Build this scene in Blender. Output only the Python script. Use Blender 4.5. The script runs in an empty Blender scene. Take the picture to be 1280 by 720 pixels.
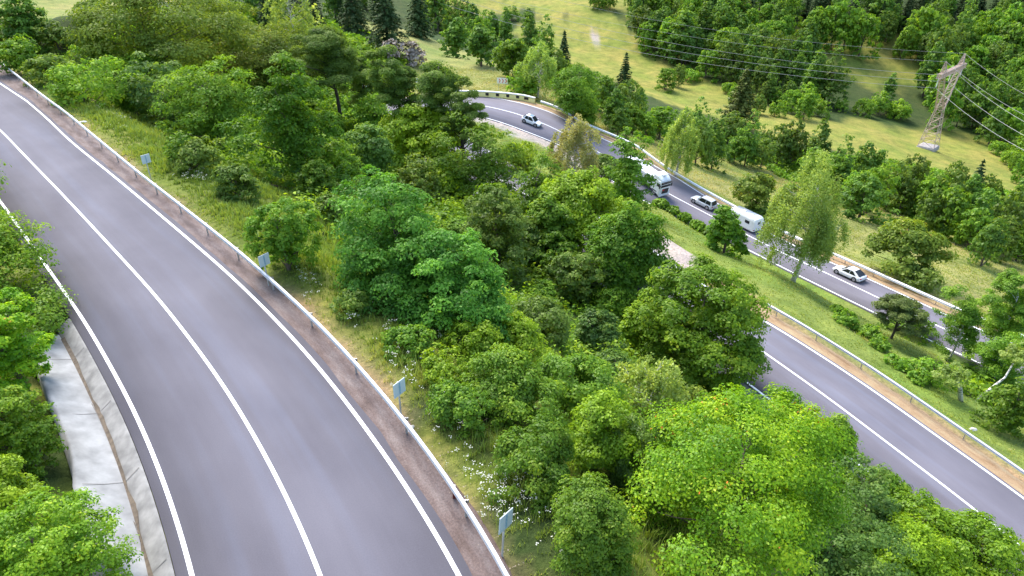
import bpy, bmesh, math, random
import numpy as np
from mathutils import Vector, Matrix
rad = math.radians
scene = bpy.context.scene
C = scene.collection
rng = np.random.default_rng(7)
random.seed(7)

# ------------------------------------------------------------------ camera
F = 853.3; TH = rad(30.0); CAMZ = 70.0
cs, sn = math.cos(TH), math.sin(TH)
def ray(px, py):
    u = (px-640)/F; v = (py-360)/F
    return np.array([u, cs-v*sn, -(sn+v*cs)])
def onH(px, py, H):                       # point of the ray lying H metres below the camera
    d = ray(px, py); k = H/-d[2]
    return np.array([d[0]*k, d[1]*k, CAMZ-H])
def onD(px, py, D):                       # point of the ray at horizontal forward distance D
    d = ray(px, py); k = D/d[1]
    return np.array([d[0]*k, D, CAMZ+d[2]*k])
cam_d = bpy.data.cameras.new('camera'); cam = bpy.data.objects.new('camera', cam_d); C.objects.link(cam)
cam.location = (0, 0, CAMZ); cam.rotation_euler = (rad(60), 0, 0)
cam_d.sensor_width = 36; cam_d.lens = 36*F/1280; cam_d.clip_end = 5000; cam_d.clip_start = .1
scene.camera = cam

# ------------------------------------------------------------------ basic mesh helpers
def link(o, parent=None):
    C.objects.link(o)
    if parent: o.parent = parent
    return o
def tag(o, label=None, cat=None, group=None, kind=None):
    if label: o['label'] = label
    if cat: o['category'] = cat
    if group: o['group'] = group
    if kind: o['kind'] = kind
    return o
def np_mesh(name, V, Fc, mat, tint=None, uv=None, smooth=False, midx=None):
    """V (n,3); Fc (m,k) k=3 or 4"""
    me = bpy.data.meshes.new(name); V = np.asarray(V, np.float32); Fc = np.asarray(Fc, np.int32)
    n, k = Fc.shape
    me.vertices.add(len(V)); me.vertices.foreach_set('co', V.ravel())
    me.loops.add(n*k); me.loops.foreach_set('vertex_index', Fc.ravel())
    me.polygons.add(n); me.polygons.foreach_set('loop_start', np.arange(0, n*k, k, dtype=np.int32))
    me.polygons.foreach_set('loop_total', np.full(n, k, np.int32))
    mats = mat if isinstance(mat, (list, tuple)) else [mat]
    for m in mats: me.materials.append(m)
    if midx is not None: me.polygons.foreach_set('material_index', np.asarray(midx, np.int32))
    if tint is not None:
        a = me.attributes.new('tint', 'FLOAT', 'FACE'); a.data.foreach_set('value', np.asarray(tint, np.float32))
    if uv is not None:
        l = me.uv_layers.new(name='uv'); l.data.foreach_set('uv', np.asarray(uv, np.float32)[Fc.ravel()].ravel())
    if smooth: me.polygons.foreach_set('use_smooth', np.ones(n, bool))
    me.update(calc_edges=True); me.validate()
    return me
def np_obj(name, V, Fc, mat, parent=None, **k):
    return link(bpy.data.objects.new(name, np_mesh(name, V, Fc, mat, **k)), parent)
class MB:
    def __init__(s): s.v = []; s.f = []
    def add(s, vs, fs):
        o = len(s.v); s.v += [tuple(map(float, v)) for v in vs]; s.f += [tuple(i+o for i in f) for f in fs]; return s
    def box(s, c, d, rz=0, tp=1.0):
        x, y, z = d[0]/2, d[1]/2, d[2]/2; vs = []
        for sz in (-1, 1):
            t = tp if sz > 0 else 1
            for sx, sy in ((-1,-1),(1,-1),(1,1),(-1,1)):
                a, b = sx*x*t, sy*y*t
                vs.append((c[0]+a*math.cos(rz)-b*math.sin(rz), c[1]+a*math.sin(rz)+b*math.cos(rz), c[2]+sz*z))
        return s.add(vs, [(3,2,1,0),(4,5,6,7),(0,1,5,4),(1,2,6,5),(2,3,7,6),(3,0,4,7)])
    def tube(s, pts, rs, n=6, cap=True):
        pts = [Vector(p) for p in pts]; vs = []; fs = []
        if not hasattr(rs, '__len__'): rs = [rs]*len(pts)
        for i, p in enumerate(pts):
            d = (pts[min(i+1, len(pts)-1)]-pts[max(i-1, 0)]).normalized()
            a = d.cross(Vector((0,0,1)) if abs(d.z) < .9 else Vector((1,0,0))).normalized(); b = d.cross(a)
            for j in range(n):
                t = 2*math.pi*j/n; vs.append(p+a*math.cos(t)*rs[i]+b*math.sin(t)*rs[i])
        for i in range(len(pts)-1):
            for j in range(n):
                k = (j+1) % n; fs.append((i*n+j, i*n+k, (i+1)*n+k, (i+1)*n+j))
        if cap: fs.append(tuple(range(n-1, -1, -1))); fs.append(tuple(range((len(pts)-1)*n, len(pts)*n)))
        return s.add(vs, fs)
    def loft(s, rings, cap=True):
        n = len(rings[0]); vs = [p for r in rings for p in r]; fs = []
        for i in range(len(rings)-1):
            for j in range(n):
                k = (j+1) % n; fs.append((i*n+j, i*n+k, (i+1)*n+k, (i+1)*n+j))
        if cap: fs.append(tuple(range(n-1, -1, -1))); fs.append(tuple(range((len(rings)-1)*n, len(rings)*n)))
        return s.add(vs, fs)
    def build(s, name, mat, parent=None, bevel=0, smooth=False, segs=2):
        me = bpy.data.meshes.new(name); me.from_pydata(s.v, [], s.f); me.materials.append(mat)
        bm = bmesh.new(); bm.from_mesh(me); bmesh.ops.recalc_face_normals(bm, faces=bm.faces)
        if bevel: bmesh.ops.bevel(bm, geom=list(bm.edges), offset=bevel, segments=segs, profile=.6, affect='EDGES', clamp_overlap=True)
        if smooth:
            for f in bm.faces: f.smooth = True
        bm.to_mesh(me); bm.free()
        return link(bpy.data.objects.new(name, me), parent)
def empty(name, loc=(0,0,0), rz=0):
    o = bpy.data.objects.new(name, None); o.location = tuple(map(float, loc)); o.rotation_euler = (0, 0, rz); o.empty_display_size = .3
    return link(o)
def copy_tree(o, parent=None):
    c = o.copy(); C.objects.link(c)
    if parent: c.parent = parent
    for ch in [x for x in CH.get(o.name, [])]: copy_tree(ch, c)
    return c
CH = {}
def index_children(root):
    for o in bpy.data.objects:
        if o.parent: CH.setdefault(o.parent.name, [])
    for o in bpy.data.objects:
        if o.parent and o not in CH[o.parent.name]: CH[o.parent.name].append(o)

# ------------------------------------------------------------------ materials
def newmat(name):
    m = bpy.data.materials.new(name); m.use_nodes = True; nt = m.node_tree; nt.nodes.clear()
    return m, nt, nt.nodes.new('ShaderNodeOutputMaterial')
def N(nt, t, **k):
    n = nt.nodes.new(t)
    for a, b in k.items(): setattr(n, a, b)
    return n
def noise(nt, scale, detail=3, vec=None, rough=.55):
    n = N(nt, 'ShaderNodeTexNoise'); n.inputs['Scale'].default_value = scale; n.inputs['Detail'].default_value = detail
    n.inputs['Roughness'].default_value = rough
    if vec: nt.links.new(vec, n.inputs['Vector'])
    return n.outputs['Fac']
def ramp(nt, fac, stops):
    r = N(nt, 'ShaderNodeValToRGB'); e = r.color_ramp.elements
    while len(e) < len(stops): e.new(.5)
    for i, (p, c) in enumerate(stops):
        e[i].position = p; e[i].color = (*c, 1) if len(c) == 3 else c
    nt.links.new(fac, r.inputs['Fac']); return r.outputs['Color']
def mixc(nt, fac, a, b, mode='MIX'):
    m = N(nt, 'ShaderNodeMix', data_type='RGBA', blend_type=mode)
    for s, v in ((m.inputs[0], fac), (m.inputs[6], a), (m.inputs[7], b)):
        if isinstance(v, (int, float)): s.default_value = v
        elif isinstance(v, tuple): s.default_value = (*v, 1)
        else: nt.links.new(v, s)
    return m.outputs[2]
def simple(name, col, rough=.6, metal=0, var=.12, scale=3, coat=0, bump=0):
    m, nt, out = newmat(name); b = N(nt, 'ShaderNodeBsdfPrincipled')
    tc = N(nt, 'ShaderNodeTexCoord').outputs['Object']
    f = noise(nt, scale, 4, tc)
    c = ramp(nt, f, [(.3, tuple(x*(1-var) for x in col)), (.7, tuple(min(1, x*(1+var)) for x in col))])
    nt.links.new(c, b.inputs['Base Color']); b.inputs['Roughness'].default_value = rough; b.inputs['Metallic'].default_value = metal
    b.inputs['Coat Weight'].default_value = coat
    if bump:
        bp = N(nt, 'ShaderNodeBump'); bp.inputs['Strength'].default_value = bump; nt.links.new(noise(nt, scale*8, 5, tc), bp.inputs['Height'])
        nt.links.new(bp.outputs[0], b.inputs['Normal'])
    nt.links.new(b.outputs[0], out.inputs[0]); return m
def leafmat(name, stops, trans=.46, gloss=.012):
    """stops: colours across the per-leaf tint attribute"""
    m, nt, out = newmat(name)
    at = N(nt, 'ShaderNodeAttribute'); at.attribute_name = 'tint'
    oi = N(nt, 'ShaderNodeObjectInfo')
    c = ramp(nt, at.outputs['Fac'], stops)
    hs = N(nt, 'ShaderNodeHueSaturation'); nt.links.new(c, hs.inputs['Color'])
    mr = N(nt, 'ShaderNodeMapRange'); mr.inputs[3].default_value = 1.08; mr.inputs[4].default_value = 1.52
    nt.links.new(oi.outputs['Random'], mr.inputs[0]); nt.links.new(mr.outputs[0], hs.inputs['Value'])
    mr2 = N(nt, 'ShaderNodeMapRange'); mr2.inputs[3].default_value = .493; mr2.inputs[4].default_value = .507
    ml = N(nt, 'ShaderNodeMath', operation='FRACT'); m3 = N(nt, 'ShaderNodeMath', operation='MULTIPLY'); m3.inputs[1].default_value = 7.31
    nt.links.new(oi.outputs['Random'], m3.inputs[0]); nt.links.new(m3.outputs[0], ml.inputs[0]); nt.links.new(ml.outputs[0], mr2.inputs[0])
    nt.links.new(mr2.outputs[0], hs.inputs['Hue'])
    col = hs.outputs['Color']
    d = N(nt, 'ShaderNodeBsdfDiffuse'); nt.links.new(col, d.inputs[0])
    t = N(nt, 'ShaderNodeBsdfTranslucent'); nt.links.new(mixc(nt, 1.0, col, (1.25, 1.15, .55), 'MULTIPLY'), t.inputs[0])
    g = N(nt, 'ShaderNodeBsdfGlossy'); g.inputs['Roughness'].default_value = .45; g.inputs[0].default_value = (1, 1, 1, 1)
    m1 = N(nt, 'ShaderNodeMixShader'); m1.inputs[0].default_value = trans; nt.links.new(d.outputs[0], m1.inputs[1]); nt.links.new(t.outputs[0], m1.inputs[2])
    m2 = N(nt, 'ShaderNodeMixShader'); m2.inputs[0].default_value = gloss; nt.links.new(m1.outputs[0], m2.inputs[1]); nt.links.new(g.outputs[0], m2.inputs[2])
    nt.links.new(m2.outputs[0], out.inputs[0]); return m

LM = {
 'beech':  leafmat('beech_leaves',  [(0, (0.059,0.133,0.008)), (.5, (0.126,0.231,0.012)), (.9, (0.235,0.351,0.018)), (1, (0.336,0.393,0.024))]),
 'horn':   leafmat('hornbeam_leaves', [(0, (0.055,0.128,0.010)), (.6, (0.113,0.217,0.014)), (1, (0.207,0.299,0.022))]),
 'locust': leafmat('locust_leaves', [(0, (.036,.115,.012)), (.6, (.085,.225,.022)), (1, (.18,.36,.038))]),
 'maple':  leafmat('maple_leaves',  [(0, (0.064,0.159,0.008)), (.45, (0.144,0.291,0.010)), (.9, (0.316,0.450,0.014)), (.985, (0.431,0.503,0.016)), (1, (0.600,0.185,0.032))]),
 'lime':   leafmat('yellow_green_leaves', [(0, (0.089,0.161,0.008)), (.5, (0.178,0.282,0.012)), (1, (0.321,0.429,0.024))]),
 'oak':    leafmat('oak_leaves',    [(0, (0.061,0.113,0.013)), (.6, (0.145,0.209,0.023)), (.93, (0.228,0.290,0.032)), (1, (0.335,0.274,0.045))]),
 'dull':   leafmat('dull_leaves',   [(0, (0.054,0.101,0.014)), (.6, (0.116,0.186,0.024)), (1, (0.200,0.265,0.040))]),
 'fresh':  leafmat('fresh_green_leaves', [(0, (0.059,0.134,0.011)), (.6, (0.137,0.255,0.018)), (1, (0.274,0.389,0.029))]),
 'blue':   leafmat('bluish_leaves', [(0, (0.051,0.112,0.020)), (.6, (0.110,0.198,0.034)), (1, (0.203,0.290,0.047))]),
 'birch':  leafmat('birch_leaves',  [(0, (0.126,0.194,0.036)), (.6, (0.251,0.350,0.072)), (1, (0.429,0.505,0.129))]),
 'dry':    leafmat('sparse_dry_leaves', [(0, (.20,.22,.07)), (.6, (.33,.33,.12)), (1, (.48,.42,.2))]),
 'spruce': leafmat('spruce_needles', [(0, (0.018,0.043,0.013)), (.6, (0.045,0.081,0.024)), (1, (0.090,0.128,0.039))], trans=.15),
 'pine':   leafmat('pine_needles', [(0, (0.042,0.061,0.014)), (.6, (0.084,0.110,0.023)), (1, (0.154,0.183,0.036))], trans=.2),
 'forest': leafmat('forest_leaves', [(0, (0.046,0.103,0.014)), (.6, (0.106,0.199,0.023)), (1, (0.210,0.310,0.035))]),
 'pink': leafmat('dead_twigs', [(0, (.20,.16,.13)), (1, (.36,.30,.25))], trans=.1),
 'rust':   leafmat('rusty_leaves', [(0, (0.098,0.073,0.018)), (.6, (0.182,0.122,0.032)), (1, (0.280,0.183,0.045))]),
}
M_BARK = simple('bark', (.11,.08,.06), .9, var=.35, scale=6)
M_DARKBARK = simple('dark_bark', (.05,.037,.028), .9, var=.3, scale=6)
def birchbark():
    m, nt, out = newmat('birch_bark'); b = N(nt, 'ShaderNodeBsdfPrincipled'); tc = N(nt, 'ShaderNodeTexCoord').outputs['Object']
    mp = N(nt, 'ShaderNodeMapping'); mp.inputs['Scale'].default_value = (2, 2, 9); nt.links.new(tc, mp.inputs['Vector'])
    nt.links.new(ramp(nt, noise(nt, .9, 4, mp.outputs[0]), [(.38, (.07,.06,.05)), (.47, (.6,.57,.52))]), b.inputs['Base Color']); b.inputs['Roughness'].default_value = .8
    nt.links.new(b.outputs[0], out.inputs[0]); return m
M_BIRCH = birchbark()

# ------------------------------------------------------------------ roads: centre lines with measured line offsets
def smooth_path(P, step=.5, sigma=3.0):
    P = np.asarray(P, float)
    s = np.r_[0, np.cumsum(np.linalg.norm(np.diff(P[:, :2], axis=0), axis=1))]
    t = np.arange(0, s[-1], step); Q = np.c_[[np.interp(t, s, P[:, i]) for i in range(3)]].T
    k = int(3*sigma/step); w = np.exp(-.5*(np.arange(-k, k+1)*step/sigma)**2); w /= w.sum()
    for i in range(3):
        a = Q[:, i]; pre = 2*a[0]-a[1:k+1][::-1]; post = 2*a[-1]-a[-k-1:-1][::-1]
        Q[:, i] = np.convolve(np.r_[pre, a, post], w, 'valid')
    return Q
class Road:
    def __init__(s, P, sigma=3.0):
        s.P = smooth_path(P, .5, sigma); d = np.gradient(s.P[:, :2], axis=0); d /= np.linalg.norm(d, axis=1)[:, None]
        s.T = d; s.Nr = np.c_[d[:, 1], -d[:, 0]]                      # right-hand normal of travel
        s.s = np.r_[0, np.cumsum(np.linalg.norm(np.diff(s.P[:, :2], axis=0), axis=1))]
    def near(s, xy):
        i = int(np.argmin(((s.P[:, :2]-np.asarray(xy)[:2])**2).sum(1)))
        return i, float(np.dot(np.asarray(xy)[:2]-s.P[i, :2], s.Nr[i]))
    def fit(s, pts, default):
        """offset profile of a line through pts"""
        a = sorted((s.s[i], o) for i, o in (s.near(p) for p in pts))
        x = np.array([q[0] for q in a]); y = np.array([q[1] for q in a])
        v = np.interp(s.s, x, y); k = 16; w = np.hanning(2*k+1); w /= w.sum()
        return np.convolve(np.r_[np.full(k, v[0]), v, np.full(k, v[-1])], w, 'valid')
    def at(s, i, off=0, dz=0):
        p = s.P[i]; return np.array([p[0]+s.Nr[i, 0]*off, p[1]+s.Nr[i, 1]*off, p[2]+dz])
    def strip(s, prof, i0=0, i1=None, step=1):
        """prof: list of (offset scalar or array, dz); returns V, F, uv"""
        i1 = i1 or len(s.P); idx = np.arange(i0, i1, step); V = []; U = []
        for off, dz in prof:
            o = np.broadcast_to(off, s.s.shape)[idx]; z = np.broadcast_to(dz, s.s.shape)[idx]
            V.append(np.c_[s.P[idx, 0]+s.Nr[idx, 0]*o, s.P[idx, 1]+s.Nr[idx, 1]*o, s.P[idx, 2]+z]); U.append(np.c_[o, s.s[idx]])
        n, k = len(idx), len(prof); V = np.stack(V, 1).reshape(-1, 3); U = np.stack(U, 1).reshape(-1, 2)
        a = (np.arange(n-1)[:, None]*k+np.arange(k-1)[None]).ravel()
        return V, np.c_[a, a+1, a+k+1, a+k], U

HN = 16.2
def nr(l): return [onH(x, y, HN) for x, y in l]
nC = nr([(-330,-40),(-200,22),(-100,80),(0,162),(36,200),(75,240),(129,298),(200,375),(280,480),(345,590),(405,720),(452,860),(480,1000),(500,1200)])
nR = nr([(0,98),(80,170),(166,240),(320,375),(415,480),(500,600),(575,720)])
nL = nr([(30,293),(70,350),(150,480),(200,590),(240,720)])
nG = nr([(0,83),(60,132),(190,240),(320,345),(450,480),(530,580),(622,720)])
up = Road(nC, 2.5)                                                     # travels towards the camera: its right-hand normal points to picture left
upR, upL, upG = up.fit(nR, -3.3), up.fit(nL, 3.3), up.fit(nG, -4.8)    # negative: towards the valley

def Hfar(x): return float(np.interp(x, [590, 640, 690, 743, 831, 884, 930, 1280], [31, 31.6, 33, 36.3, 40.2, 41.3, 41.6, 40.9]))
def Hmid(x): return float(np.interp(x, [560, 830, 960, 1280], [30.8, 30.4, 31.3, 34]))
fC = [(1420,520),(1300,464),(1212,425),(1189,416),(1139,392),(1099,373),(1032,341),(1005,329),(967,311),(930,292),(883,267),(831,240),(743,187),(689,158),(647,142),(601,131)]
fR = [(590,119),(632,123),(670,132),(704,146),(743,167),(777,188),(832,220),(874,245),(943,282),(1036,327),(1112,360),(1193,398),(1224,411)]
fL = [(607,152),(626,155),(647,162),(700,183),(803,242),(820,252),(891,290),(936,312),(1000,346),(1109,399),(1152,421),(1205,446),(1234,458)]
fG = [(540,122),(601,121),(647,126.5),(677,134),(715,150),(750,170),(782,187),(812,208),(902,257),(977,295),(1100,352),(1197,394),(1244,414)]
mC = [(540,178),(620,222),(680,256),(740,289),(808,338),(951,438),(1042,502),(1127,568),(1182,608),(1340,735),(1500,880)]
mIn = [(822,328),(832,332.5),(960,405),(1073,480),(1100,499),(1280,633)]
mOut = [(919,461),(989,516),(1110,600)]
lowC = [onH(x, y, Hfar(x)) for x, y in fC]+[onH(x, y, 31) for x, y in [(560,127),(528,128),(507,136),(500,148),(510,162)]]+[onH(x, y, Hmid(x)) for x, y in mC]
e_ = (lowC[0]-lowC[1])/np.linalg.norm((lowC[0]-lowC[1])[:2]); lowC = [lowC[0]+e_*np.array([56, 56, 0])]+lowC
lo = Road(lowC, 2.5)
loOut = lo.fit([onH(x, y, Hfar(x)) for x, y in fR]+[onH(x, y, Hmid(x)) for x, y in mOut], 3.4)
loIn = lo.fit([onH(x, y, Hfar(x)) for x, y in fL]+[onH(x, y, Hmid(x)) for x, y in mIn], -3.4)
loG = lo.fit([onH(x, y, Hfar(x)) for x, y in fG], 5)
i_hair = lo.near(onH(505,150,31))[0]
for arr, lim in ((loOut, (2.9, 5.6)), (loIn, (-5.4, -2.9))): np.clip(arr, lim[0], lim[1], out=arr)
np.clip(loG, 4.3, 7.4, out=loG); np.clip(upR, -3.9, -3.0, out=upR); np.clip(upL, 3.0, 3.9, out=upL); np.clip(upG, -6.2, -4.3, out=upG)

# ------------------------------------------------------------------ terrain
ctl = []
def cp(px, py, H): ctl.append(onH(px, py, H))
def cw(x, y, H): ctl.append(np.array([x, y, CAMZ-H]))
for i in range(0, len(up.P), 16):
    for o, dz in ((0, 0), (-7, -.4), (-13, -3.2), (6.5, .5), (11, 3.0), (17, 6.0)): ctl.append(up.at(i, o, dz))
for i in range(0, len(lo.P), 14):
    ctl.append(lo.at(i, 0))
    if i < i_hair-20: ctl.append(lo.at(i, 9, -1.2))
    if i > i_hair+60: ctl.append(lo.at(i, 9, 1.2))
for a in [(60,22,15),(150,10,18),(260,5,21),(330,12,22.5),(450,22,31.5),(600,85,32.2),(540,68,32.6),(660,95,34),
          (620,10,48),(740,60,55),(720,12,46),(800,95,58),(870,122,60),(1050,160,63),(1160,184,68),(1235,215,69),(1100,78,61),
          (950,235,47.5),(870,195,47),(1080,280,46),(1200,340,46.5),(1275,380,47),(1250,60,60),(1100,20,48),(930,12,45),(1270,10,49),
          (780,130,49),(1275,250,62),(1000,225,55),(1150,262,58)]: cp(*a)
for a in [(-260,420,0),(-120,420,12),(0,450,25),(150,470,20),(320,450,18),(-250,250,5),(-260,60,-12),(-120,-40,-8),(-20,-60,8),(60,-60,26),(160,-60,36),
          (340,300,55),(300,120,58),(280,0,50),(300,-60,45),(-300,700,-80),(0,700,-70),(350,700,-90),(620,300,10),(620,0,10),(620,700,-90),(-500,300,-60),(-500,0,-60)]: cw(*a)
ctl = np.array(ctl)
def tps_fit(P, lam=.5):
    n = len(P); S = 100.; X = P[:, :2]/S
    r = np.linalg.norm(X[:, None]-X[None], axis=2); K = np.where(r > 0, r**2*np.log(r+1e-12), 0)+np.eye(n)*lam*1e-3
    A = np.zeros((n+3, n+3)); A[:n, :n] = K; A[:n, n] = 1; A[:n, n+1:] = X; A[n:, :n] = A[:n, n:].T
    w = np.linalg.solve(A, np.r_[P[:, 2], 0, 0, 0])
    def f(Q):
        out = []
        for c in np.array_split(Q/S, max(1, len(Q)//8000)):
            r = np.linalg.norm(c[:, None]-X[None], axis=2); out.append((r**2*np.log(r+1e-12))@w[:n]+w[n]+c@w[n+1:])
        return np.concatenate(out)
    return f
tps = tps_fit(ctl)
def axis(a0, a1, b0, b1, d, g):
    core = np.arange(a0, a1, d); lo_, hi = [], []; x, h = a0, d
    while x > b0: h *= g; x -= h; lo_.append(x)
    x, h = core[-1], d
    while x < b1: h *= g; x += h; hi.append(x)
    return np.r_[lo_[::-1], core, hi]
gx = axis(-62, 92, -520, 640, .55, 1.045); gy = axis(6, 135, -90, 760, .55, 1.03)
GX, GY = np.meshgrid(gx, gy); Q = np.c_[GX.ravel(), GY.ravel()]
def vnoise(Q, s, seed):                                               # cheap smooth value noise
    r = np.random.default_rng(seed); T = r.random((64, 64)); x = Q/s; i = np.floor(x).astype(int); f = x-i; f = f*f*(3-2*f)
    g = lambda a, b: T[(i[:, 1]+b) % 64, (i[:, 0]+a) % 64]
    return (g(0,0)*(1-f[:, 0])+g(1,0)*f[:, 0])*(1-f[:, 1])+(g(0,1)*(1-f[:, 0])+g(1,1)*f[:, 0])*f[:, 1]-.5
Z = tps(Q)+vnoise(Q, 9, 1)*1.0+vnoise(Q, 3.1, 2)*.35+vnoise(Q, 1.3, 5)*.16
def nearest(road, Q):
    I = np.zeros(len(Q), int); step = 4; sub = road.P[::step, :2]; k = 0
    for c in np.array_split(Q, max(1, len(Q)//6000)):
        d = ((c[:, None]-sub[None])**2).sum(2); I[k:k+len(c)] = d.argmin(1)*step; k += len(c)
    for _ in range(2):
        for dlt in (2, 1, -1, -2):
            J = np.clip(I+dlt, 0, len(road.P)-1)
            better = ((road.P[J, :2]-Q)**2).sum(1) < ((road.P[I, :2]-Q)**2).sum(1); I = np.where(better, J, I)
    off = ((Q-road.P[I, :2])*road.Nr[I]).sum(1); dist = np.linalg.norm(Q-road.P[I, :2], axis=1)
    return I, off, dist
def sstep(a, b, x): t = np.clip((x-a)/(b-a), 0, 1); return t*t*(3-2*t)
nI, nO, nD = nearest(up, Q); lI, lO, lD = nearest(lo, Q)
# corridor half-widths either side (flat), then blend
def carve(Z, road, I, O, D, neg, pos, bl):
    w = np.where(O < 0, np.interp(D, [neg, neg+bl], [1, 0]), np.interp(D, [pos, pos+bl], [1, 0])); w = w*w*(3-2*w)
    hard = np.where(O < 0, D < neg, D < pos)
    return Z*(1-w)+(road.P[I, 2]-np.where(hard, .14, .05))*w
Z = carve(Z, lo, lI, lO, lD, 5.3, 5.8, 4.5)
Z = carve(Z, up, nI, nO, nD, 5.4, 3.9, 5)
# ditch beside the upper road: ground dips under the concrete, then banks up
i_d0 = up.near(onH(100, 392, HN))[0]
dm = (nO > 3.6) & (nO < 6.6) & (nD < 7) & (nI > i_d0-3)
Z = np.where(dm, np.minimum(Z, up.P[nI, 2]-.75+.6*sstep(5.0, 5.9, nO)), Z)
Zg = Z.reshape(GX.shape)
def ground(x, y):
    x = np.atleast_1d(np.asarray(x, float)); y = np.atleast_1d(np.asarray(y, float))
    i = np.clip(np.searchsorted(gx, x)-1, 0, len(gx)-2); j = np.clip(np.searchsorted(gy, y)-1, 0, len(gy)-2)
    fx = np.clip((x-gx[i])/(gx[i+1]-gx[i]), 0, 1); fy = np.clip((y-gy[j])/(gy[j+1]-gy[j]), 0, 1)
    return (Zg[j, i]*(1-fx)+Zg[j, i+1]*fx)*(1-fy)+(Zg[j+1, i]*(1-fx)+Zg[j+1, i+1]*fx)*fy
def gz(x, y): return float(ground(x, y)[0])
def hit(px, py):
    d = ray(px, py); k = np.arange(8, 700, .25); P = d[None]*k[:, None]; P[:, 2] += CAMZ
    below = P[:, 2] < ground(P[:, 0], P[:, 1]); i = int(np.argmax(below)) if below.any() else len(k)-1
    return P[i]

# surface classes: seeds in the world, each vertex takes the nearest (0 wood floor,1 verge grass,2 median grass,3 meadow,4 valley field,5 gravel,6 dry)
seeds = []
def sd(cls, *pts):
    for a in pts: p = hit(*a); seeds.append((p[0], p[1], cls))
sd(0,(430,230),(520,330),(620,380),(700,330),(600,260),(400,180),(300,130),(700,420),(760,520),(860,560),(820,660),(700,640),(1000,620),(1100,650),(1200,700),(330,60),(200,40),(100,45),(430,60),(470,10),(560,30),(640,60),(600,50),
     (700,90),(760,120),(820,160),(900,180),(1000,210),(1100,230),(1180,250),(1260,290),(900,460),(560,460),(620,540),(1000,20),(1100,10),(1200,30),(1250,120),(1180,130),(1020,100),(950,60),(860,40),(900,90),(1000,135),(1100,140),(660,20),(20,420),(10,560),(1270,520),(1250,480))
sd(4,(740,60),(700,30),(680,10),(800,95),(840,85),(870,120),(880,112),(900,125),(780,90),(1050,165),(1100,170),(1160,185),(1210,195),(1240,215),(1020,155),(1080,80),(1120,85),(620,10),(600,12),(1060,68),(720,50))
sd(3,(600,85),(570,90),(530,80),(620,100),(640,98),(870,195),(920,215),(950,235),(1000,245),(1060,280),(1100,300),(1180,320),(1210,345),(1150,330),(840,180),(800,175),(1230,360),(1030,260),(60,22),(40,25))
sd(2,(870,290),(920,330),(1000,370),(1060,410),(1120,440),(1160,500),(1220,560),(1270,600),(1180,450),(1100,480),(850,280),(960,350),(650,190),(640,200),(1230,520))
for i in range(0, len(up.P), 12):
    for o, c in ((-6.6, 1), (-8.4, 1), (-10.5, 1), (-14, 0), (-19, 0), (7.5, 1), (10, 1)):
        p = up.at(i, o); seeds.append((p[0], p[1], c))
seeds = np.array(seeds)
W = np.c_[vnoise(Q, 6, 11), vnoise(Q, 6, 12)]*5+np.c_[vnoise(Q, 1.7, 13), vnoise(Q, 1.7, 14)]*2.2
far_k = 1+np.clip((Q[:, 1]-90)/120, 0, 2)
Wq = Q+W*far_k[:, None]
cls = np.zeros(len(Q), int); k = 0
for c in np.array_split(Wq, max(1, len(Q)//6000)):
    cls[k:k+len(c)] = seeds[((c[:, None]-seeds[None, :, :2])**2).sum(2).argmin(1), 2]; k += len(c)
# gravel by the roads
lowdist = np.abs(lO)
cls = np.where((lD < 5.9) & (lO > 0), np.where(lI < i_hair, 6, 5), cls)
p1 = onH(668, 184, 33); p2 = onH(838, 312, 30.6)
i1 = lo.near(p1)[0]
cls = np.where((lO < 0) & (lD < 8.6+vnoise(Q, 2, 21)*1.5) & (np.abs(lI-i1) < 34), 5, cls)
e2 = ((Q[:, 0]-p2[0])/3.0)**2+((Q[:, 1]-p2[1]-.5)/6.5)**2
cls = np.where(e2+vnoise(Q, 1.5, 22)*.8 < 1, 5, cls)
i_g0 = lo.near(onH(868, 356, Hmid(868)))[0]; cls = np.where((lO < 0) & (lD < 5.9) & (lI > i_g0), 6, cls)
cls = np.where((nO < 0) & (nD < -upG[nI]+.35+vnoise(Q, 1.6, 23)*.8+vnoise(Q, 7, 24)*.8), 6, cls)
# colours (real ground colours)
p3 = hit(744,47); cls = np.where(((Q[:, 0]-p3[0])/2.2)**2+((Q[:, 1]-p3[1])/7)**2+vnoise(Q, 2, 29)*.8 < 1, 5, cls)
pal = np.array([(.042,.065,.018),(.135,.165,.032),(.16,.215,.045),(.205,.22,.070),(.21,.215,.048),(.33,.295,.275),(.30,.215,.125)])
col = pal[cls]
def blurg(A, n):
    A = A.reshape(*GX.shape, -1)
    for _ in range(n):
        B = np.pad(A, ((1,1),(1,1),(0,0)), 'edge'); A = (B[:-2, 1:-1]+B[2:, 1:-1]+B[1:-1, :-2]+B[1:-1, 2:]+2*B[1:-1, 1:-1])/6
    return A.reshape(-1, A.shape[-1])
col = blurg(col, 1)
ny, nx = GX.shape
a = (np.arange(ny-1)[:, None]*nx+np.arange(nx-1)[None]).ravel()
gm, nt, out = newmat('ground_cover')
b = N(nt, 'ShaderNodeBsdfPrincipled'); b.inputs['Roughness'].default_value = .95; b.inputs['Specular IOR Level'].default_value = .15
at = N(nt, 'ShaderNodeAttribute'); at.attribute_name = 'cover'; pos = N(nt, 'ShaderNodeNewGeometry').outputs['Position']
c1 = ramp(nt, noise(nt, .35, 4, pos), [(.3, (.68,.74,.66)), (.5, (1,1,1)), (.7, (1.28,1.18,1.15))])
c2 = ramp(nt, noise(nt, 3.2, 5, pos, .7), [(.3, (.60,.66,.6)), (.5, (1,1,1)), (.72, (1.4,1.32,1.3))])
c3 = ramp(nt, noise(nt, .08, 3, pos), [(.35, (.78,.92,.7)), (.65, (1.18,1.04,1.1))])
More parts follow.
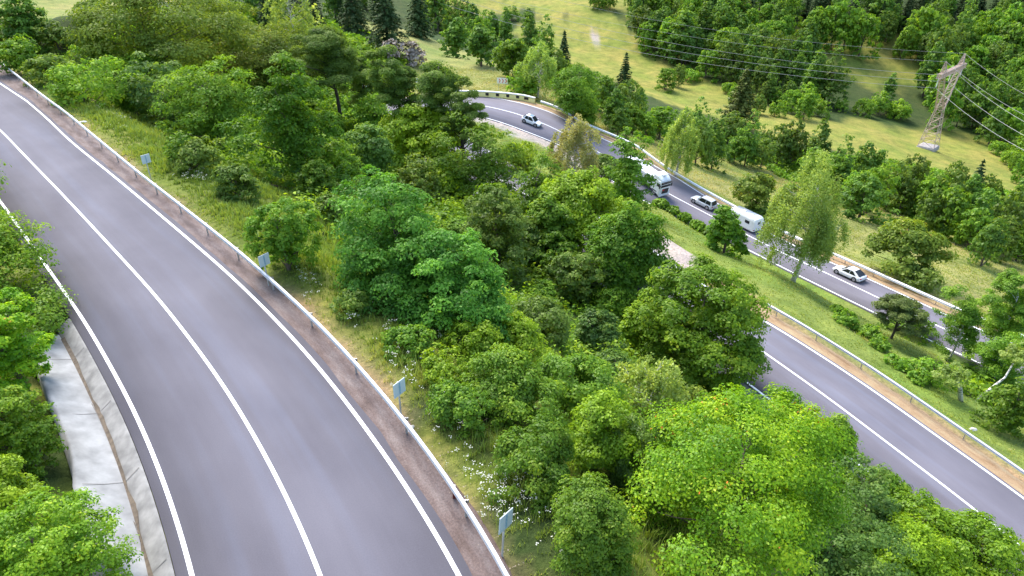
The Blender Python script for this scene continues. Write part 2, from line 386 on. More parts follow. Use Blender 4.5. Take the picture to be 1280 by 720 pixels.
x = mixc(nt, 1, at.outputs['Color'], c1, 'MULTIPLY'); x = mixc(nt, 1, x, c2, 'MULTIPLY'); x = mixc(nt, 1, x, c3, 'MULTIPLY')
nt.links.new(x, b.inputs['Base Color'])
bp = N(nt, 'ShaderNodeBump'); bp.inputs['Strength'].default_value = .7; bp.inputs['Distance'].default_value = .25; nt.links.new(noise(nt, 2.5, 6, pos, .7), bp.inputs['Height']); nt.links.new(bp.outputs[0], b.inputs['Normal'])
nt.links.new(b.outputs[0], out.inputs[0])
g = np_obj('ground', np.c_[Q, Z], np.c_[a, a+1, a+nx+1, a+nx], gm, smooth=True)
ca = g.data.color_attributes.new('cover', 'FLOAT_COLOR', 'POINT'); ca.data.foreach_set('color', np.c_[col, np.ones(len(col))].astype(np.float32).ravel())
tag(g, kind='structure')

# ------------------------------------------------------------------ road surfaces
def asphalt(name, base, blue):
    m, nt, out = newmat(name); b = N(nt, 'ShaderNodeBsdfPrincipled'); uv = N(nt, 'ShaderNodeUVMap'); uv.uv_map = 'uv'
    mp = N(nt, 'ShaderNodeMapping'); mp.inputs['Scale'].default_value = (1.1, .045, 1); nt.links.new(uv.outputs[0], mp.inputs['Vector'])
    mp2 = N(nt, 'ShaderNodeMapping'); mp2.inputs['Scale'].default_value = (.25, .12, 1); nt.links.new(uv.outputs[0], mp2.inputs['Vector'])
    st = ramp(nt, noise(nt, 1.2, 3, mp.outputs[0]), [(.32, tuple(x*.94 for x in base)), (.5, base), (.68, tuple(x*1.05 for x in blue))])
    cl = ramp(nt, noise(nt, 1.6, 4, mp2.outputs[0]), [(.3, (.88,.87,.88)), (.7, (1.1,1.1,1.1))])
    fine = ramp(nt, noise(nt, 24, 6, uv.outputs[0], .8), [(.3, (.86,.86,.86)), (.7, (1.14,1.14,1.14))])
    x = mixc(nt, 1, st, cl, 'MULTIPLY'); x = mixc(nt, 1, x, fine, 'MULTIPLY')
    nt.links.new(x, b.inputs['Base Color']); b.inputs['Roughness'].default_value = .85; b.inputs['Specular IOR Level'].default_value = .2
    bp = N(nt, 'ShaderNodeBump'); bp.inputs['Strength'].default_value = .25; bp.inputs['Distance'].default_value = .01; nt.links.new(noise(nt, 60, 4, uv.outputs[0]), bp.inputs['Height']); nt.links.new(bp.outputs[0], b.inputs['Normal'])
    nt.links.new(b.outputs[0], out.inputs[0]); return m
M_A1 = asphalt('worn_asphalt', (.122,.115,.134), (.122,.120,.146))
M_A2 = asphalt('lower_asphalt', (.155,.145,.168), (.155,.152,.184))
M_LINE = simple('line_paint', (.82,.82,.82), .6, var=.06, scale=9)
def gravelmat(name, a_, b_, c_):
    m, nt, out = newmat(name); b = N(nt, 'ShaderNodeBsdfPrincipled'); b.inputs['Roughness'].default_value = .95
    uv = N(nt, 'ShaderNodeUVMap'); uv.uv_map = 'uv'; mp = N(nt, 'ShaderNodeMapping'); mp.inputs['Scale'].default_value = (1, .3, 1); nt.links.new(uv.outputs[0], mp.inputs['Vector'])
    x = ramp(nt, noise(nt, 1.6, 6, mp.outputs[0], .7), [(.32, a_), (.5, b_), (.68, c_)])
    y = ramp(nt, noise(nt, 14, 5, uv.outputs[0], .8), [(.3, (.6,.6,.6)), (.7, (1.35,1.35,1.35))])
    nt.links.new(mixc(nt, 1, x, y, 'MULTIPLY'), b.inputs['Base Color'])
    bp = N(nt, 'ShaderNodeBump'); bp.inputs['Strength'].default_value = .6; bp.inputs['Distance'].default_value = .04; nt.links.new(noise(nt, 18, 5, uv.outputs[0]), bp.inputs['Height']); nt.links.new(bp.outputs[0], b.inputs['Normal'])
    nt.links.new(b.outputs[0], out.inputs[0]); return m
M_GR1 = gravelmat('brown_gravel', (.075,.048,.038), (.14,.10,.088), (.20,.16,.145))
M_GR2 = gravelmat('orange_gravel', (.22,.13,.06), (.33,.22,.12), (.38,.30,.17))
M_GR3 = gravelmat('pale_gravel', (.28,.24,.22), (.36,.32,.30), (.42,.38,.36))
def strip(name, road, prof, mat, kind='structure', i0=0, i1=None, smooth=False, step=1, parent=None):
    V, Fc, U = road.strip(prof, i0, i1, step); o = np_obj(name, V, Fc, mat, uv=U, smooth=smooth, parent=parent)
    if kind: tag(o, kind=kind)
    return o
jig = lambda n, s, a: np.interp(np.arange(n), np.arange(0, n+s, s), np.random.default_rng(n+s).uniform(-a, a, len(np.arange(0, n+s, s))))
strip('road', up, [(upR-.32+jig(len(up.P), 3, .05), -.12), (upR-.32+jig(len(up.P), 3, .05), 0), (0, .03), (upL+.38, 0), (upL+.38, -.5)], M_A1)
strip('gravel_shoulder', up, [(upR-.2, -.012), (upR-1.0, -.02), (upG-.35, -.035), (upG-.5+jig(len(up.P), 3, .2), -.25)], M_GR1)
strip('road', lo, [(loIn-.25, -.2), (loIn-.25, 0), (0, .03), (loOut+.25, 0), (loOut+.25, -.2)], M_A2)
strip('gravel_shoulder', lo, [(loOut+.1, -.012), (loG+.2, -.03), (loG+.8+jig(len(lo.P), 3, .25), -.25)], M_GR2, i1=i_hair+10)
i_m0 = lo.near(onH(860, 350, Hmid(860)))[0]
strip('gravel_shoulder', lo, [(loIn-1.9+jig(len(lo.P), 3, .2), -.25), (loIn-1.3, -.03), (loIn-.1, -.012)], M_GR2, i0=i_m0)
def line(road, off, w=.15, i0=0, i1=None, z=.008):
    sag = np.abs(np.broadcast_to(off, road.s.shape)); h = .03*(1-np.clip(sag/3.6, 0, 1))+z
    return strip('road_markings', road, [(off-w/2, h), (off+w/2, h)], M_LINE, i0=i0, i1=i1)
line(up, upR, .135); line(up, np.zeros(len(up.P)), .125); line(up, upL, .125)
line(lo, loOut, .17); line(lo, np.zeros(len(lo.P)), .17); line(lo, loIn, .17)
# concrete drain, upper road left side
M_CONC = simple('pale_concrete', (.25,.25,.245), .9, var=.3, scale=1.3, bump=.15)
M_CONC2 = simple('stained_concrete', (.20,.195,.185), .9, var=.38, scale=1.8, bump=.2)
M_DIRT = simple('wet_dirt', (.11,.085,.06), .95, var=.4, scale=5, bump=.3)
eL = upL+.40
nL_ = len(up.P)
strip('drainage_channel', up, [(eL, -.02), (eL+.08, .0), (eL+.62+jig(nL_, 5, .02), -.36)], M_CONC2, i0=i_d0)
strip('channel_dirt', up, [(eL+.53+jig(nL_, 2, .07), -.285), (eL+.66, -.345), (eL+.72+jig(nL_, 3, .08), -.325)], M_DIRT, i0=i_d0+2)
strip('drainage_wall', up, [(eL+.62, -.36), (eL+1.15, -.12), (eL+1.72+jig(nL_, 3, .07), .25), (eL+1.85+jig(nL_, 3, .12), .26), (eL+1.95, -.3)], M_CONC, i0=i_d0+1)
# joints across the slabs
jm = MB(); mjoint = simple('joint_line', (.16,.15,.14), .9)
for i in range(i_d0+6, len(up.P)-4, 9):
    for (o0, z0), (o1, z1) in ((((.1), .006), (.6, -.345)), ((.66, -.335), (1.15, -.112)), ((1.15, -.112), (1.68, .232))):
        p, q = up.at(i, eL[i]+o0, z0+.004), up.at(i, eL[i]+o1, z1+.004); t = up.T[i]*.014
        jm.add([(p[0]-t[0], p[1]-t[1], p[2]), (p[0]+t[0], p[1]+t[1], p[2]), (q[0]+t[0], q[1]+t[1], q[2]), (q[0]-t[0], q[1]-t[1], q[2])], [(0,1,2,3)])
tag(jm.build('drainage_joints', mjoint), kind='structure')
# lower road: concrete gutter on the bank side
strip('drainage_channel', lo, [(loOut+.24, .0), (loOut+.45, -.12), (loOut+.9, -.12), (loOut+1.5, .12), (loOut+1.6, -.3)], M_CONC2, i0=i_hair+60)

# ------------------------------------------------------------------ guardrails
M_GALV = simple('galvanised_steel', (.58,.58,.60), .45, metal=.35, var=.1, scale=2)
M_STEELD = simple('weathered_steel', (.42,.40,.38), .6, metal=.4, var=.25)
M_WHITE = simple('white_painted_metal', (.8,.8,.8), .5, var=.05)
post_me = MB().box((0,0,.30), (.05,.07,.74)).box((0,.06,.58), (.05,.09,.12)).build('post', M_STEELD); pm = post_me.data; bpy.data.objects.remove(post_me)
def guardrail(road, off, i0, i1, every, side, label, ztop=.76, matb=None, big=1.0):
    mid = (i0+i1)//2; root = empty('guardrail', road.at(mid, off[mid])); tag(root, label, 'guardrail', 'steel guardrails beside the roads')
    s = side
    # the cross-section is a folded W with returned edges, so it has a real width seen from above
    prof0 = [(-.02,-.33),(.03,-.31),(.085,-.27),(.085,-.225),(.0,-.185),(.0,-.145),(.085,-.105),(.085,-.06),(.03,-.02),(-.04,0),(-.07,-.01),(-.07,-.04),(-.03,-.04),(-.03,-.33)]
    pr = [(off+s*a_*.95*big*big, ztop+z_*.72*big) for a_, z_ in prof0]; pr.append(pr[0])
    V, Fc, U = road.strip(pr, i0, i1, 2)
    o = np_obj('rail_beam', V-np.array(root.location), Fc, matb or M_GALV, parent=root, uv=U)
    for n_, i in enumerate(range(i0+2, i1-1, every)):
        p = bpy.data.objects.new('post', pm); link(p, root); q = road.at(i, off[i]-s*.11) - np.array(root.location)
        p.location = q; p.rotation_euler = (0, 0, math.atan2(road.T[i, 1], road.T[i, 0])+(math.pi if s < 0 else 0))
    return root
i_n0 = 0; i_n1 = len(up.P)-6
guardrail(up, upG, i_n0, i_n1, 8, 1, 'long white steel guardrail between the wide upper road and the flowery grass bank', big=.86)
i_b0, i_b1 = lo.near(onH(678, 130, 32.6))[0], lo.near(onH(515, 118, 31))[0]    # striped barrier of the bend
guardrail(lo, loG, 0, i_b0, 8, -1, 'pale steel guardrail on the valley side of the far road, beyond the cars', matb=M_WHITE, big=1.35)
loMG = loIn-1.35
guardrail(lo, loMG, lo.near(onH(948,392,Hmid(950)))[0], len(lo.P)-4, 8, 1, 'thin steel guardrail between the middle road and the green grass median')
# striped barrier
M_YEL = simple('yellow_paint', (.85,.72,.25), .55, var=.05); M_BLK = simple('black_paint', (.012,.012,.012), .6); M_RED = simple('red_paint', (.62,.03,.03), .5)
mid = (i_b0+i_b1)//2; root = empty('striped_barrier', lo.at(mid, loG[mid])); tag(root, 'white topped barrier with yellow and black blocks round the outside of the far bend', 'barrier')
L0 = np.array(root.location)
V, Fc, U = lo.strip([(loG-.12, -.1), (loG-.10, .86), (loG+.14, .86), (loG+.18, -.1)], i_b0, i_b1, 2); np_obj('barrier_body', V-L0, Fc, M_YEL, parent=root, uv=U)
V, Fc, U = lo.strip([(loG-.17, .86), (loG-.17, .99), (loG+.24, .99), (loG+.24, .86), (loG-.17, .86)], i_b0, i_b1, 2); np_obj('top_rail', V-L0, Fc, M_WHITE, parent=root, uv=U)
for i in range(i_b0+3, i_b1-2, 3):
    q = lo.at(i, loG[i]-.135, .5); b_ = MB().box((0,0,0), (.82,.05,.46)).build('black_block', M_BLK, root); b_.location = q-L0; b_.rotation_euler = (0, 0, math.atan2(lo.T[i, 1], lo.T[i, 0]))
# kerb-like end post white
# ------------------------------------------------------------------ signs
M_SGN = simple('pale_blue_sign_back', (.48,.545,.56), .5, var=.06); M_SGN2 = simple('sign_rail', (.22,.36,.44), .5); M_POLE = simple('galvanised_pole', (.52,.52,.50), .5, metal=.3)
M_RUST = simple('rusty_pole', (.16,.09,.06), .8, var=.3)
def road_sign(bx, by, label, tilt=0, rz_add=0, h=1.95, pw=.58, ph=.58, pole=None):
    p = hit(bx, by); i, _ = up.near(p); rz = rad(-34)+rz_add
    r = empty('road_sign', (p[0], p[1], p[2]-.05), rz); r.rotation_euler = (tilt, 0, rz)
    tag(r, label, 'sign', 'pale blue signs along the upper road')
    MB().tube([(0,0,-.2),(0,0,h-.05)], .032, 8).build('pole', pole or M_POLE, r)
    MB().box((.05,0,h-ph/2), (.03,pw,ph)).build('sign_panel', M_SGN, r, bevel=.008)
    b_ = MB().box((.074,0,h-ph/2), (.014,.06,ph*.8))
    b_.build('mounting_rail', M_SGN2, r)
    for zz in (.18, ph-.18): MB().box((.0,0,h-zz), (.1,.1,.05)).build('clamp', M_SGN2, r)
    return r
road_sign(190,228,'small pale blue sign by the guardrail, highest up the road beside the bushes')
road_sign(337,362,'pale blue sign on a thin pole in front of the dark round bush')
road_sign(502.5,529,'pale blue sign on a thin pole beside white flowers and a pale stone')
road_sign(627,703,'narrow pale blue sign tilted on its pole at the bottom of the grass bank', tilt=rad(-5), rz_add=rad(-4))
# reflector post and stones behind the guardrail
mp = hit(568,626); rp = empty('marker_post', (mp[0], mp[1], mp[2])); tag(rp, 'short dark red marker post just behind the upper guardrail', 'marker post')
MB().box((0,0,.3), (.09,.09,.6), tp=.9).build('post_body', simple('dark_red_paint', (.12,.015,.012), .6), rp, bevel=.01); MB().box((0,0,.62), (.11,.11,.05)).build('post_cap', M_STEELD, rp)
M_STONE = simple('pale_stone', (.55,.52,.5), .9, var=.2, scale=8)
def stone(px, py, d, label, ex=None):
    p = hit(px, py); bm = bmesh.new(); bmesh.ops.create_icosphere(bm, subdivisions=2, radius=1)
    r = np.random.default_rng(int(px)); ph_ = r.random(3)*6
    for v in bm.verts:
        k_ = 1+.16*math.sin(v.co.x*3+ph_[0])+.14*math.sin(v.co.y*4+ph_[1])+.1*math.sin(v.co.z*5+ph_[2]); v.co = Vector((v.co.x*d[0]*k_, v.co.y*d[1]*k_, v.co.z*d[2]*k_))
    me = bpy.data.meshes.new('stone'); bm.to_mesh(me); bm.free(); me.materials.append(M_STONE)
    o = link(bpy.data.objects.new('stone', me)); o.location = (p[0], p[1], p[2]+d[2]*.5); o.rotation_euler = (0, 0, r.random()*3); tag(o, label, 'stone')
stone(475,538,(.16,.07,.05),'small white stone lying on the gravel between guardrail and edge line')
stone(513,539,(.30,.12,.10),'long pale stone on the ground right of the third blue sign')
stone(573,629,(.16,.12,.08),'pale flat stone at the foot of the dark red post')
stone(104,154,(.30,.22,.15),'pale stone in the dry grass beside the upper guardrail')
stone(1215,538,(.3,.2,.16),'white stone on the grass below the leaning birch trunks')
# chevron boards behind the bend
def board(px, py, D, w, h, n, col, label, zb=1.0, border=None, rz=0.0):
    i_, _ = lo.near(onH(px, 125, 28)); p = onD(px, py, D); z0 = gz(p[0], p[1])
    r = empty('chevron_sign', (p[0], p[1], z0), rz); tag(r, label, 'sign'); zc = p[2]-z0
    for sx in ((-.35*w, .35*w) if w > 1.2 else (0,)): MB().tube([(sx,.05,-.2),(sx,.05,zc+h*.4)], .04, 6).build('pole', M_POLE, r)
    MB().box((0,0,zc), (w,.04,h)).build('sign_border', border or M_YEL, r); MB().box((0,-.023,zc), (w-.2,.02,h-.2)).build('sign_face', M_WHITE, r)
    for k_ in range(n):
        x0 = (k_-(n-1)/2)*(w-.25)/n; cwid = (w-.35)/n*.30; hh = (h-.3)/2; dx = hh*.55; m_ = MB()
        for sg in (-1, 1):
            pts = [(x0-dx/2, zc+sg*hh), (x0-dx/2+cwid, zc+sg*hh), (x0+dx/2+cwid, zc), (x0+dx/2, zc)]
            m_.add([(a_, -.036, b_) for a_, b_ in pts]+[(a_, -.034, b_) for a_, b_ in pts], [(0,1,2,3),(4,5,6,7),(0,1,5,4),(1,2,6,5),(2,3,7,6),(3,0,4,7)])
        m_.build('chevron', col, r)
board(628,101,131.5,2.1,1.05,3,M_RED,'wide white board with red chevrons at the edge of the trees above the bend', border=M_WHITE, rz=rad(-14))
board(578,98.5,130,.9,1.1,1,M_BLK,'small square white sign with one black chevron above the striped barrier')
board(550.5,99,129,.9,1.1,1,M_BLK,'small chevron sign half hidden by thin branches, left of the square white sign', rz=rad(8))
board(522,100.5,128,.9,.95,1,M_BLK,'yellow bordered chevron sign seen through wispy branches', rz=rad(15))
board(456,107,118,1.35,.95,2,M_RED,'white board with red chevrons and yellow edge between the thin dark tree trunks', rz=rad(20))

# ------------------------------------------------------------------ vehicles
def paint(name, col, metal=.0): 
    m, nt, out = newmat(name); b = N(nt, 'ShaderNodeBsdfPrincipled'); tc = N(nt, 'ShaderNodeTexCoord').outputs['Object']
    nt.links.new(ramp(nt, noise(nt, 2.5, 4, tc), [(.3, tuple(x*.93 for x in col)), (.7, col)]), b.inputs['Base Color'])
    b.inputs['Roughness'].default_value = .32; b.inputs['Metallic'].default_value = metal; b.inputs['Coat Weight'].default_value = .6
    nt.links.new(b.outputs[0], out.inputs[0]); return m
M_CW = paint('white_car_paint', (.80,.80,.81)); M_CS = paint('silver_car_paint', (.62,.63,.65), .3)
M_GLASS = simple('tinted_glass', (.012,.014,.018), .25); M_TYRE = simple('tyre_rubber', (.018,.018,.018), .85); M_RIM = simple('alloy', (.45,.45,.46), .35, metal=.7)
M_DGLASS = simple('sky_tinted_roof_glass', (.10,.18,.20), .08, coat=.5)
M_PLAST = simple('black_plastic', (.025,.025,.025), .6); M_HEAD = simple('headlamp_glass', (.7,.72,.75), .15); M_TAIL = simple('tail_lamp_red', (.45,.02,.02), .25); M_PLATE = simple('plate_white', (.75,.75,.72), .5)
def wheel(parent, x, y, r, w, rimc=M_RIM):
    t = MB().tube([(x, y-w/2, r), (x, y-w/2+.02, r), (x, y+w/2-.02, r), (x, y+w/2, r)], [r-.025, r, r, r-.025], 20).build('wheel', M_TYRE, parent, smooth=False)
    s = 1 if y > 0 else -1
    m_ = MB().tube([(x, y+s*(w/2-.03), r), (x, y+s*(w/2+.008), r)], [r*.66, r*.62], 16)
    m_.build('rim', rimc, t)
    MB().tube([(x, y+s*(w/2+.004), r), (x, y+s*(w/2+.02), r)], [r*.2, r*.16], 10).build('hub_cap', M_PLAST, t)
def quadproud(name, mat, parent, pts, d=.008, shrink=.0, th=.01):
    P = [Vector(p) for p in pts]; c = sum(P, Vector())/len(P); n = (P[1]-P[0]).cross(P[2]-P[0]).normalized()
    P = [c+(p-c)*(1-shrink) for p in P]; k_ = len(P)
    return MB().add([p+n*d for p in P]+[p-n*th for p in P], [tuple(range(k_)), tuple(range(2*k_-1, k_-1, -1))]+[(i, (i+1) % k_, (i+1) % k_+k_, i+k_) for i in range(k_)]).build(name, mat, parent)
def car(p, name, label, mat, L=4.3, Wd=1.8, Hh=1.48, kind='hatch', roof=None):
    r = empty(name); tag(r, label, 'car'); w = Wd/2
    hb = .84 if kind != 'suv' else .92; xf = L/2; xr = -L/2; wr = .335 if kind != 'suv' else .37; wb = L*.305
    st = [(xr,.42,hb-.12,.80),(xr+.06,.27,hb+.02,.90),(xr+.5,.20,hb+.06,.985),(-.3,.18,hb+.03,1.0),(L*.20,.18,hb,1.0),(xf-.75,.19,hb-.07,.97),(xf-.28,.22,hb-.17,.90),(xf-.04,.30,hb-.30,.76),(xf,.38,hb-.38,.70)]
    rings = []
    for x_, zb, zt, wk in st:
        ww = w*wk; rings.append([(x_,-ww*.9,zb),(x_,-ww,zb+.12),(x_,-ww*1.0,zb+.6*(zt-zb)),(x_,-ww*.94,zt-.04),(x_,-ww*.80,zt),(x_,0,zt+.03),(x_,ww*.80,zt),(x_,ww*.94,zt-.04),(x_,ww,zb+.6*(zt-zb)),(x_,ww,zb+.12),(x_,ww*.9,zb)])
    MB().loft(rings).build('body', mat, r, smooth=True)
    # cabin: base points and roof line
    if kind == 'hatch': xs = (L*.235, L*.02, -L*.29, -L*.455)
    elif kind == 'coupe': xs = (L*.22, L*.015, -L*.22, -L*.44)
    else: xs = (L*.20, L*.035, -L*.40, -L*.475)
    zb = hb-.02; zr = Hh-.05; wb2, wr2 = w*.93, w*.70
    rr = []
    for x_, z_, ww, cr in ((xs[0],zb,wb2*.9,.0),(xs[0]*.55+xs[1]*.45,zb+(zr-zb)*.5,wb2*.86,.02),(xs[1],zr,wr2,.05),((xs[1]+xs[2])/2,zr+.035,wr2*1.02,.05),(xs[2],zr-.01,wr2*.97,.05),(xs[2]*.5+xs[3]*.5,zb+(zr-zb)*.55,wb2*.84,.03),(xs[3],zb,wb2*.9,.0)):
        rr.append([(x_,-wb2 if z_ > zb else -wb2*.97,zb-.05),(x_,-ww,z_),(x_,-ww*.8,z_+cr*.7),(x_,0,z_+cr),(x_,ww*.8,z_+cr*.7),(x_,ww,z_),(x_,wb2 if z_ > zb else wb2*.97,zb-.05)])
    MB().loft(rr).build('cabin', mat, r, smooth=False)
    def lerp(a_, b_, t): return tuple(a_[i]+(b_[i]-a_[i])*t for i in range(3))
    for s in (-1, 1):
        lo_ = lambda x_: (x_, s*wb2*.975, zb+.05); hi_ = lambda x_: (x_, s*(wr2*1.06), zr-.07)
        fa = lerp((xs[0],s*wb2*.95,zb+.04), (xs[1],s*wr2,zr), .12)
        def sw(xa, xb, xc, xd):
            pts = [lo_(xa), hi_(xb), hi_(xc), lo_(xd)]
            if s > 0: pts = pts[::-1]
            # outward normal
            P = [Vector(q) for q in pts]; n_ = (P[1]-P[0]).cross(P[2]-P[0])
            if n_.y*s < 0: pts = pts[::-1]
            quadproud('side_window', M_GLASS, r, pts, .02)
        mxx = (xs[1]+xs[2])/2-.02
        sw(xs[0]-.28, xs[1]-.06, mxx+.04, mxx+.07); sw(mxx-.03, mxx-.04, xs[2]+.12, xs[3]+(.50 if kind != 'suv' else .36))
        MB().box((xs[0]-.22, s*(w+.09), hb+.10), (.16,.20,.13)).build('wing_mirror', mat, r, bevel=.03)
        hx = xf-.20; MB().loft([[(hx-.32,s*w*.80,hb-.24),(hx-.32,s*w*.92,hb-.24),(hx-.32,s*w*.92,hb-.11),(hx-.32,s*w*.76,hb-.10)],[(hx+.13,s*w*.50,hb-.36),(hx+.10,s*w*.79,hb-.36),(hx+.08,s*w*.80,hb-.24),(hx+.12,s*w*.50,hb-.25)]]).build('headlight', M_HEAD, r)
        MB().box((xr+.06, s*w*.74, hb-.10), (.14,.26,.16)).build('tail_light', M_TAIL, r, bevel=.02)
        for x_ in (wb, -wb):
            MB().tube([(x_, s*(w*.55), wr+.0), (x_, s*(w+.004), wr+.0)], wr+.07, 20).build('wheel_arch', M_PLAST, r); wheel(r, x_, s*(w-.10), wr, .22)
        MB().box((-.05, s*(w*.985), .24), (wb*1.45,.05,.09)).build('side_sill', M_PLAST, r)
    def xline(t, a_, b_, wf): return [(a_[0]+(b_[0]-a_[0])*t, y_, a_[1]+(b_[1]-a_[1])*t) for y_ in wf]
    # windscreen and rear window as quads spanning the sloping faces
    mpt = (xs[0]*.55+xs[1]*.45, zb+(zr-zb)*.5)
    ws = [(xs[0]-.03,-wb2*.80,zb+.06),(xs[0]-.03,wb2*.80,zb+.06),(xs[1]+.04,wr2*.88,zr-.0),(xs[1]+.04,-wr2*.88,zr-.0)]
    quadproud('windscreen', M_GLASS, r, ws, .075)
    rw = [(xs[3]+.05,wb2*.76,zb+.09),(xs[3]+.05,-wb2*.76,zb+.09),(xs[2]-.04,-wr2*.85,zr-.02),(xs[2]-.04,wr2*.85,zr-.02)]
    quadproud('rear_window', M_GLASS, r, rw, .085)
    if roof: quadproud('glass_roof', roof, r, [(xs[1]-.05,-wr2*.72,zr+.055),(xs[1]-.05,wr2*.72,zr+.055),((xs[1]+xs[2])/2-.1,wr2*.72,zr+.085),((xs[1]+xs[2])/2-.1,-wr2*.72,zr+.085)], .012)
    MB().box((xf-.02,0,.50), (.10,Wd*.52,.14)).build('grille', M_PLAST, r, bevel=.02); MB().box((xf-.02,0,.30), (.12,Wd*.66,.10)).build('lower_grille', M_PLAST, r, bevel=.02)
    MB().box((xr+.015,0,.56), (.03,.5,.11)).build('number_plate', M_PLATE, r); MB().box((xf+.035,0,.40), (.02,.5,.10)).build('number_plate', M_PLATE, r)
    MB().box((xr+.06,0,.33), (.14,Wd*.72,.14)).build('rear_bumper_trim', M_PLAST, r, bevel=.03)
    if kind == 'suv':
        for s in (-1, 1): MB().tube([(xs[1]-.1,s*wr2*.93,zr+.06),(xs[1]-.2,s*wr2*.93,zr+.10),(xs[2]+.2,s*wr2*.93,zr+.10),(xs[2]+.1,s*wr2*.93,zr+.06)], .02, 5).build('roof_rail', M_RIM, r)
    return r
def put(o, px, py, off, reverse, H=None):
    """on the lower road, at the pixel's nearest station, off metres to the right of its direction"""
    i, _ = lo.near(onH(px, py, Hfar(px))); p = lo.at(i, off, .035); T = lo.T[i]; a_ = math.atan2(T[1], T[0])+(math.pi if reverse else 0)
    sl = (lo.P[min(i+4, len(lo.P)-1), 2]-lo.P[i-4, 2])/4.0*(-1 if reverse else 1)
    o.scale = (.877,)*3; o.location = p; o.rotation_mode = 'XYZ'; o.rotation_euler = (0, -math.atan(sl), a_)
put(car(None,'parked_car','small white hatchback with bluish glass roof alone in the far bend',M_CW,3.9,1.75,1.52,'hatch',M_DGLASS), 657,155, -1.9, True)
bpy.data.objects['parked_car'].name = 'hatchback_car'
put(car(None,'estate_car','silver estate car with roof rails towing the white caravan',M_CS,4.7,1.86,1.66,'suv'), 884,257, 1.7, False)
put(car(None,'coupe_car','white fastback car driving alone, nearest car on the far road',M_CW,4.6,1.82,1.45,'coupe'), 1055,346, 1.65, False)
# caravan
cv = empty('caravan'); tag(cv, 'white rounded touring caravan towed behind the silver estate car', 'caravan')
M_CAR = paint('caravan_white', (.82,.82,.82)); sec = [(-1.14,.42),(-1.15,1.2),(-1.14,2.2),(-1.02,2.52),(-.8,2.62),(.8,2.62),(1.02,2.52),(1.14,2.2),(1.15,1.2),(1.14,.42)]
rings = []
for x_, z1, k_ in ((-2.95,.62,.86),(-2.85,.90,.97),(-2.4,1,1),(1.6,1,1),(2.25,.97,.99),(2.62,.80,.97),(2.85,.55,.92)):
    rings.append([(x_, y_*k_, .42+(z_-.42)*z1) for y_, z_ in sec])
MB().loft(rings).build('body', M_CAR, cv, smooth=False)
MB().box((-2.93,0,1.72), (.06,.62,.42)).build('rear_window', M_GLASS, cv, bevel=.02)
MB().box((-2.96,0,1.72), (.03,.50,.30)).build('window_pane', M_DGLASS, cv)
for s in (-1, 1):
    MB().box((.9,s*1.155,1.65), (1.1,.03,.55)).build('side_window', M_GLASS, cv, bevel=.01); MB().box((-1.5,s*1.155,1.65), (.9,.03,.5)).build('side_window', M_GLASS, cv, bevel=.01)
    MB().box((-.3,s*1.15,.52), (4.6,.03,.06)).build('trim_strip', M_RIM, cv); wheel(cv, -.2, s*1.02, .33, .2)
    MB().box((-2.92,s*.92,.66), (.08,.34,.12)).build('tail_light', M_TAIL, cv, bevel=.01)
MB().box((-2.95,0,.60), (.06,1.3,.10)).build('rear_bumper', M_CAR, cv, bevel=.02)
MB().box((.3,0,2.68), (.7,.6,.12)).build('roof_vent', M_WHITE, cv, bevel=.03); MB().box((-1.4,0,2.66), (.4,.4,.09)).build('roof_vent', M_WHITE, cv, bevel=.03)
MB().box((2.62,0,1.55), (.5,1.5,.5)).build('front_window', M_GLASS, cv, bevel=.06)
MB().tube([(2.6,-.6,.45),(4.0,0,.48)], .05, 6).tube([(2.6,.6,.45),(4.0,0,.48)], .05, 6).build('drawbar', M_STEELD, cv); MB().tube([(3.6,0,.1),(3.6,0,.8)], .04, 6).build('jockey_wheel', M_STEELD, cv)
MB().box((3.0,0,.62), (.55,1.2,.35)).build('gas_locker', M_CAR, cv, bevel=.05)
put(cv, 926,283, 1.7, False)
# lorry
tr = empty('lorry'); tag(tr, 'white articulated lorry with black windscreen and a red mark on its grille', 'lorry')
M_TW = paint('lorry_white', (.82,.82,.83)); w = 1.24
def ringx(x_, z0, z1, ww, ch=.12): return [(x_,-ww+ch*.3,z0),(x_,-ww,z0+ch),(x_,-ww,z1-ch),(x_,-ww+ch,z1),(x_,ww-ch,z1),(x_,ww,z1-ch),(x_,ww,z0+ch),(x_,ww-ch*.3,z0)]
MB().loft([ringx(-2.2,.95,3.15,w),ringx(-.3,.55,3.15,w),ringx(-.12,.42,2.95,w*.985),ringx(0,.48,2.5,w*.95)]).build('cab', M_TW, tr)
MB().loft([ringx(-2.15,3.14,3.92,w*.96,.2),ringx(-1.2,3.14,3.85,w*.95,.2),ringx(-.5,3.14,3.45,w*.9,.1),ringx(-.2,3.13,3.2,w*.8,.02)]).build('roof_fairing', M_TW, tr)
MB().box((-1.0,0,3.93), (.7,.8,.22), tp=.8).build('roof_unit', M_TW, tr, bevel=.06)
quadproud('windscreen', M_GLASS, tr, [(.02,-w*.90,2.02),(.02,w*.90,2.02),(-.08,w*.90,2.88),(-.08,-w*.90,2.88)], .03)
MB().box((.08,0,2.97), (.30,2.2,.14)).build('sun_visor', M_PLAST, tr, bevel=.03)
MB().box((.02,.12,1.22), (.08,1.45,.95)).build('grille', M_PLAST, tr, bevel=.03); MB().box((.07,-.42,1.50), (.03,.42,.28)).build('red_mark', M_RED, tr)
MB().box((.05,0,.50), (.24,2.42,.34)).build('bumper', M_TW, tr, bevel=.06)
